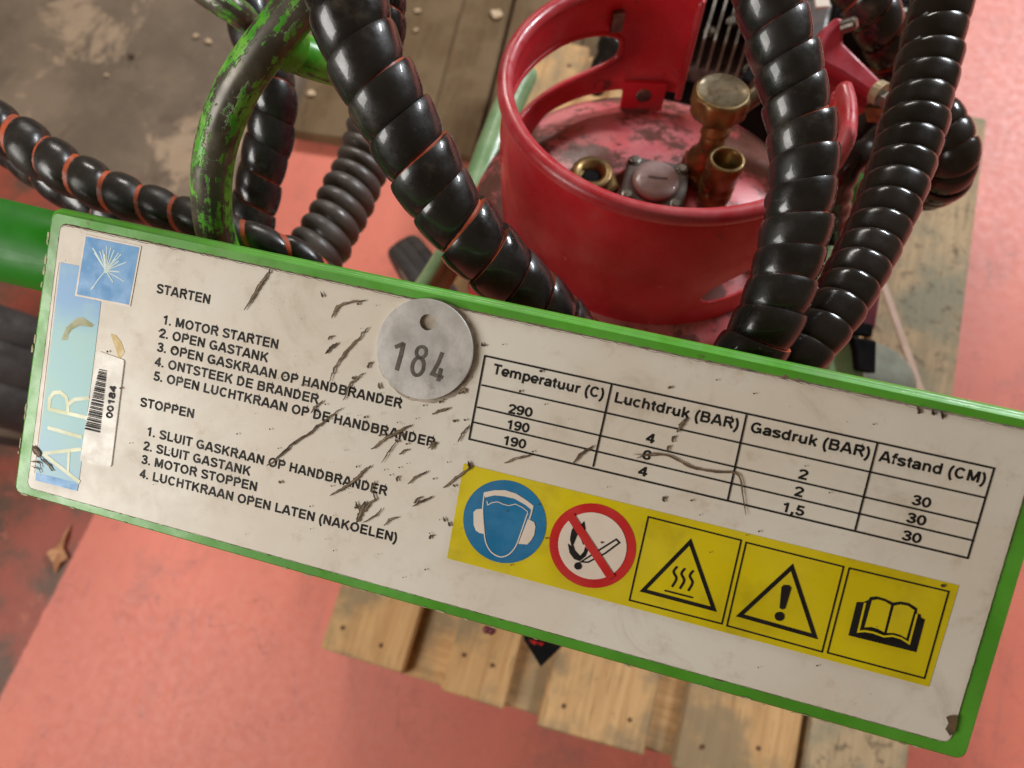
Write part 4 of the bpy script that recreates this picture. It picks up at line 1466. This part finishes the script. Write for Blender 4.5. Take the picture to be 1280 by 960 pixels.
slab('red_arm', [(1014, 62), (1028, 36), (1046, 20), (1058, 24), (1054, 52), (1108, 106), (1094, 120), (1050, 90), (1025, 78)], .640, .022, RED_CAST, mc, MO)
slab('red_arm_flange', [(1022, 78), (1050, 90), (1094, 120), (1088, 136), (1062, 132), (1040, 110), (1024, 100)], .652, .02, RED_CAST, mc, MO)
b = MB()
b.lathe([(.0075, -.006), (.0075, .010), (.006, .012)], 6)
o = b.build('arm_nut', STEEL, mc)
o.location = Vector(mw(1108, 127, .635))
o.rotation_euler = (.9, .9, .3)
b = MB()
b.lathe([(.010, -.004), (.010, .004)], 20)
o = b.build('arm_washer', simple('dusty_washer', S(196, 180, 146), S(170, 152, 120), 90, .5, metal=.4), mc)
o.location = Vector(mw(1100, 117, .64))
o.rotation_euler = (.9, .9, .3)
b = MB()
b.lathe([(.010, -.012), (.010, .012)], 4)
o = b.build('arm_fitting', BRASS, mc)
o.location = Vector(mw(1104, 138, .645))
o.rotation_euler = (.7, .6, .5)
b = MB()
b.lathe([(.0055, -.006), (.0055, .004), (.004, .006)], 14)
o = b.build('arm_bolt', STEEL, mc)
o.location = Vector(mw(1062, 31, .635))
o.rotation_euler = (.2, .9, .3)
# green bar and pale panel right of the cylinder
slab('frame_bar', [(1078, 190), (1104, 190), (1082, 268), (1058, 318), (1068, 262)], .93, .02, FRAME_GREEN, mc, MO)
slab('side_panel', [(1030, 306), (1056, 308), (1050, 345), (1040, 470), (985, 470), (1010, 380)], .80, .03, MINT, mc, MO)
slab('side_panel', [(1062, 398), (1072, 400), (1082, 480), (1030, 490), (1040, 430)], .78, .03, MINT, mc, MO)
slab('maroon_block', [(1078, 345), (1104, 352), (1094, 412), (1060, 405)], .84, .05, MAROON, mc, MO)
# grey tank with dark clips
P0 = Wz(1100, 468, .36)
b = MB()
b.lathe([(.048, -.22), (.052, -.10), (.052, -.02), (.048, -.004), (.036, .006), (.015, .010)], 40)
o = b.build('grey_tank', GREY_TANK, mc, True)
o.location = Vector(P0) - Vector(MO)
o.rotation_euler = (math.radians(-12), math.radians(6), 0)
slab('clip', [(1068, 401), (1092, 405), (1091, 421), (1066, 418)], .775, .012, DARK, mc, MO, .002)
slab('clip', [(1065, 420), (1096, 426), (1095, 467), (1072, 463), (1070, 440)], .77, .016, DARK, mc, MO, .002)
# hazard diamond hanging below the plate
Dm = slab('hazard_flag', [(650, 770), (700, 770), (715, 796), (676, 834), (655, 800)], .86, .004, DARK, mc, MO, .0006)
for q in ([(661, 800), (672, 802), (668, 806)], [(670, 803), (680, 804), (677, 807)]):
    P = [Vector(W(u, v, .857)) - Vector(MO) for u, v in q]
    mesh('flag_print', P, [(0, 1, 2)], REDP, Dm)
for u in (608, 614):
    b = MB()
    b.lathe([(.004, -.02), (.0045, 0), (.003, .003)], 12)
    o = b.build('red_pin', MAROON, mc, True)
    o.location = Vector(mw(u, 787 + (u - 608) * .3, .86))

# ------------------------------------------------------------------ loose things
P = [Wz(1098, 352, .20), Wz(1106, 352, .20)]
a, c = Wz(1102, 350, .22), Wz(1162, 520, .20)
d_ = Vector(c - a)
b = MB()
b.box((0, 0, 0), (.0045, d_.length / 2, .0016))
o = b.build('pale_strip', CREAM)
o.location = Vector((a + c) / 2)
o.rotation_euler = d_.to_track_quat('Y', 'Z').to_euler()
tag(o, 'thin straight cream strip leaning across the pallet beside the grey tank', 'strip')


def leaf(name, pts, z, label, cat, mat, group=None, curl=.01):
    P = [Wz(u, v, z) for u, v in pts]
    c = np.mean(P, axis=0)
    n = len(P)
    V = [(0, 0, .004)]
    for k, p in enumerate(P):
        q = p - c
        V.append((q[0], q[1], curl * (.2 + .8 * abs(math.sin(k * 1.9)))))
    V += [(x, y, z_ - .0012) for x, y, z_ in V]
    m_ = n + 1
    Fc = []
    for k in range(n):
        k2 = (k + 1) % n
        Fc += [(0, 1 + k, 1 + k2), (m_, m_ + 1 + k2, m_ + 1 + k), (1 + k, m_ + 1 + k, m_ + 1 + k2, 1 + k2)]
    o = mesh(name, V, Fc, mat)
    o.location = (c[0], c[1], z + .001)
    return tag(o, label, cat, group)


leaf('dry_leaf', [(90, 655), (86, 672), (82, 686), (88, 698), (80, 704), (70, 718), (71, 704), (62, 692), (66, 688), (76, 684), (82, 668)], 0, 'curled orange brown dry leaf on the worn red floor below the plate', 'leaf', LEAF)
for (u, v, s_, z, lbl) in ((621, 19, 9, .03, 'largest pale wood chip on the weathered planks near the gas cylinder'), (523, 15, 5, .03, 'pale wood chip on the planks at the top edge of the picture'),
                           (521, 39, 3.2, .03, 'tiny wood crumb on the planks below the top chip'), (391, 118, 6, .03, 'wood chip on the planks between handle and diagonal hose'),
                           (247, 46, 4, 0, 'upper pale crumb on the grey concrete floor'), (262, 53, 4.5, 0, 'pale crumb on concrete just left of the green handle'), (135, 95, 3, 0, 'small crumb lying on the middle of the grey concrete'), (165, 72, 4, 0, 'dark small pebble on the grey concrete floor')):
    pts = [(u + s_ * random.uniform(.6, 1.2) * math.cos(t), v + s_ * random.uniform(.4, 1.0) * math.sin(t)) for t in np.linspace(0, 2 * math.pi, 8)[:-1]]
    leaf('wood_chip' if z else 'floor_crumb', pts, z, lbl, 'chip' if z else 'crumb', CHIP if 'pebble' not in lbl else DARKBROWN, 'chips and crumbs lying about', .006)
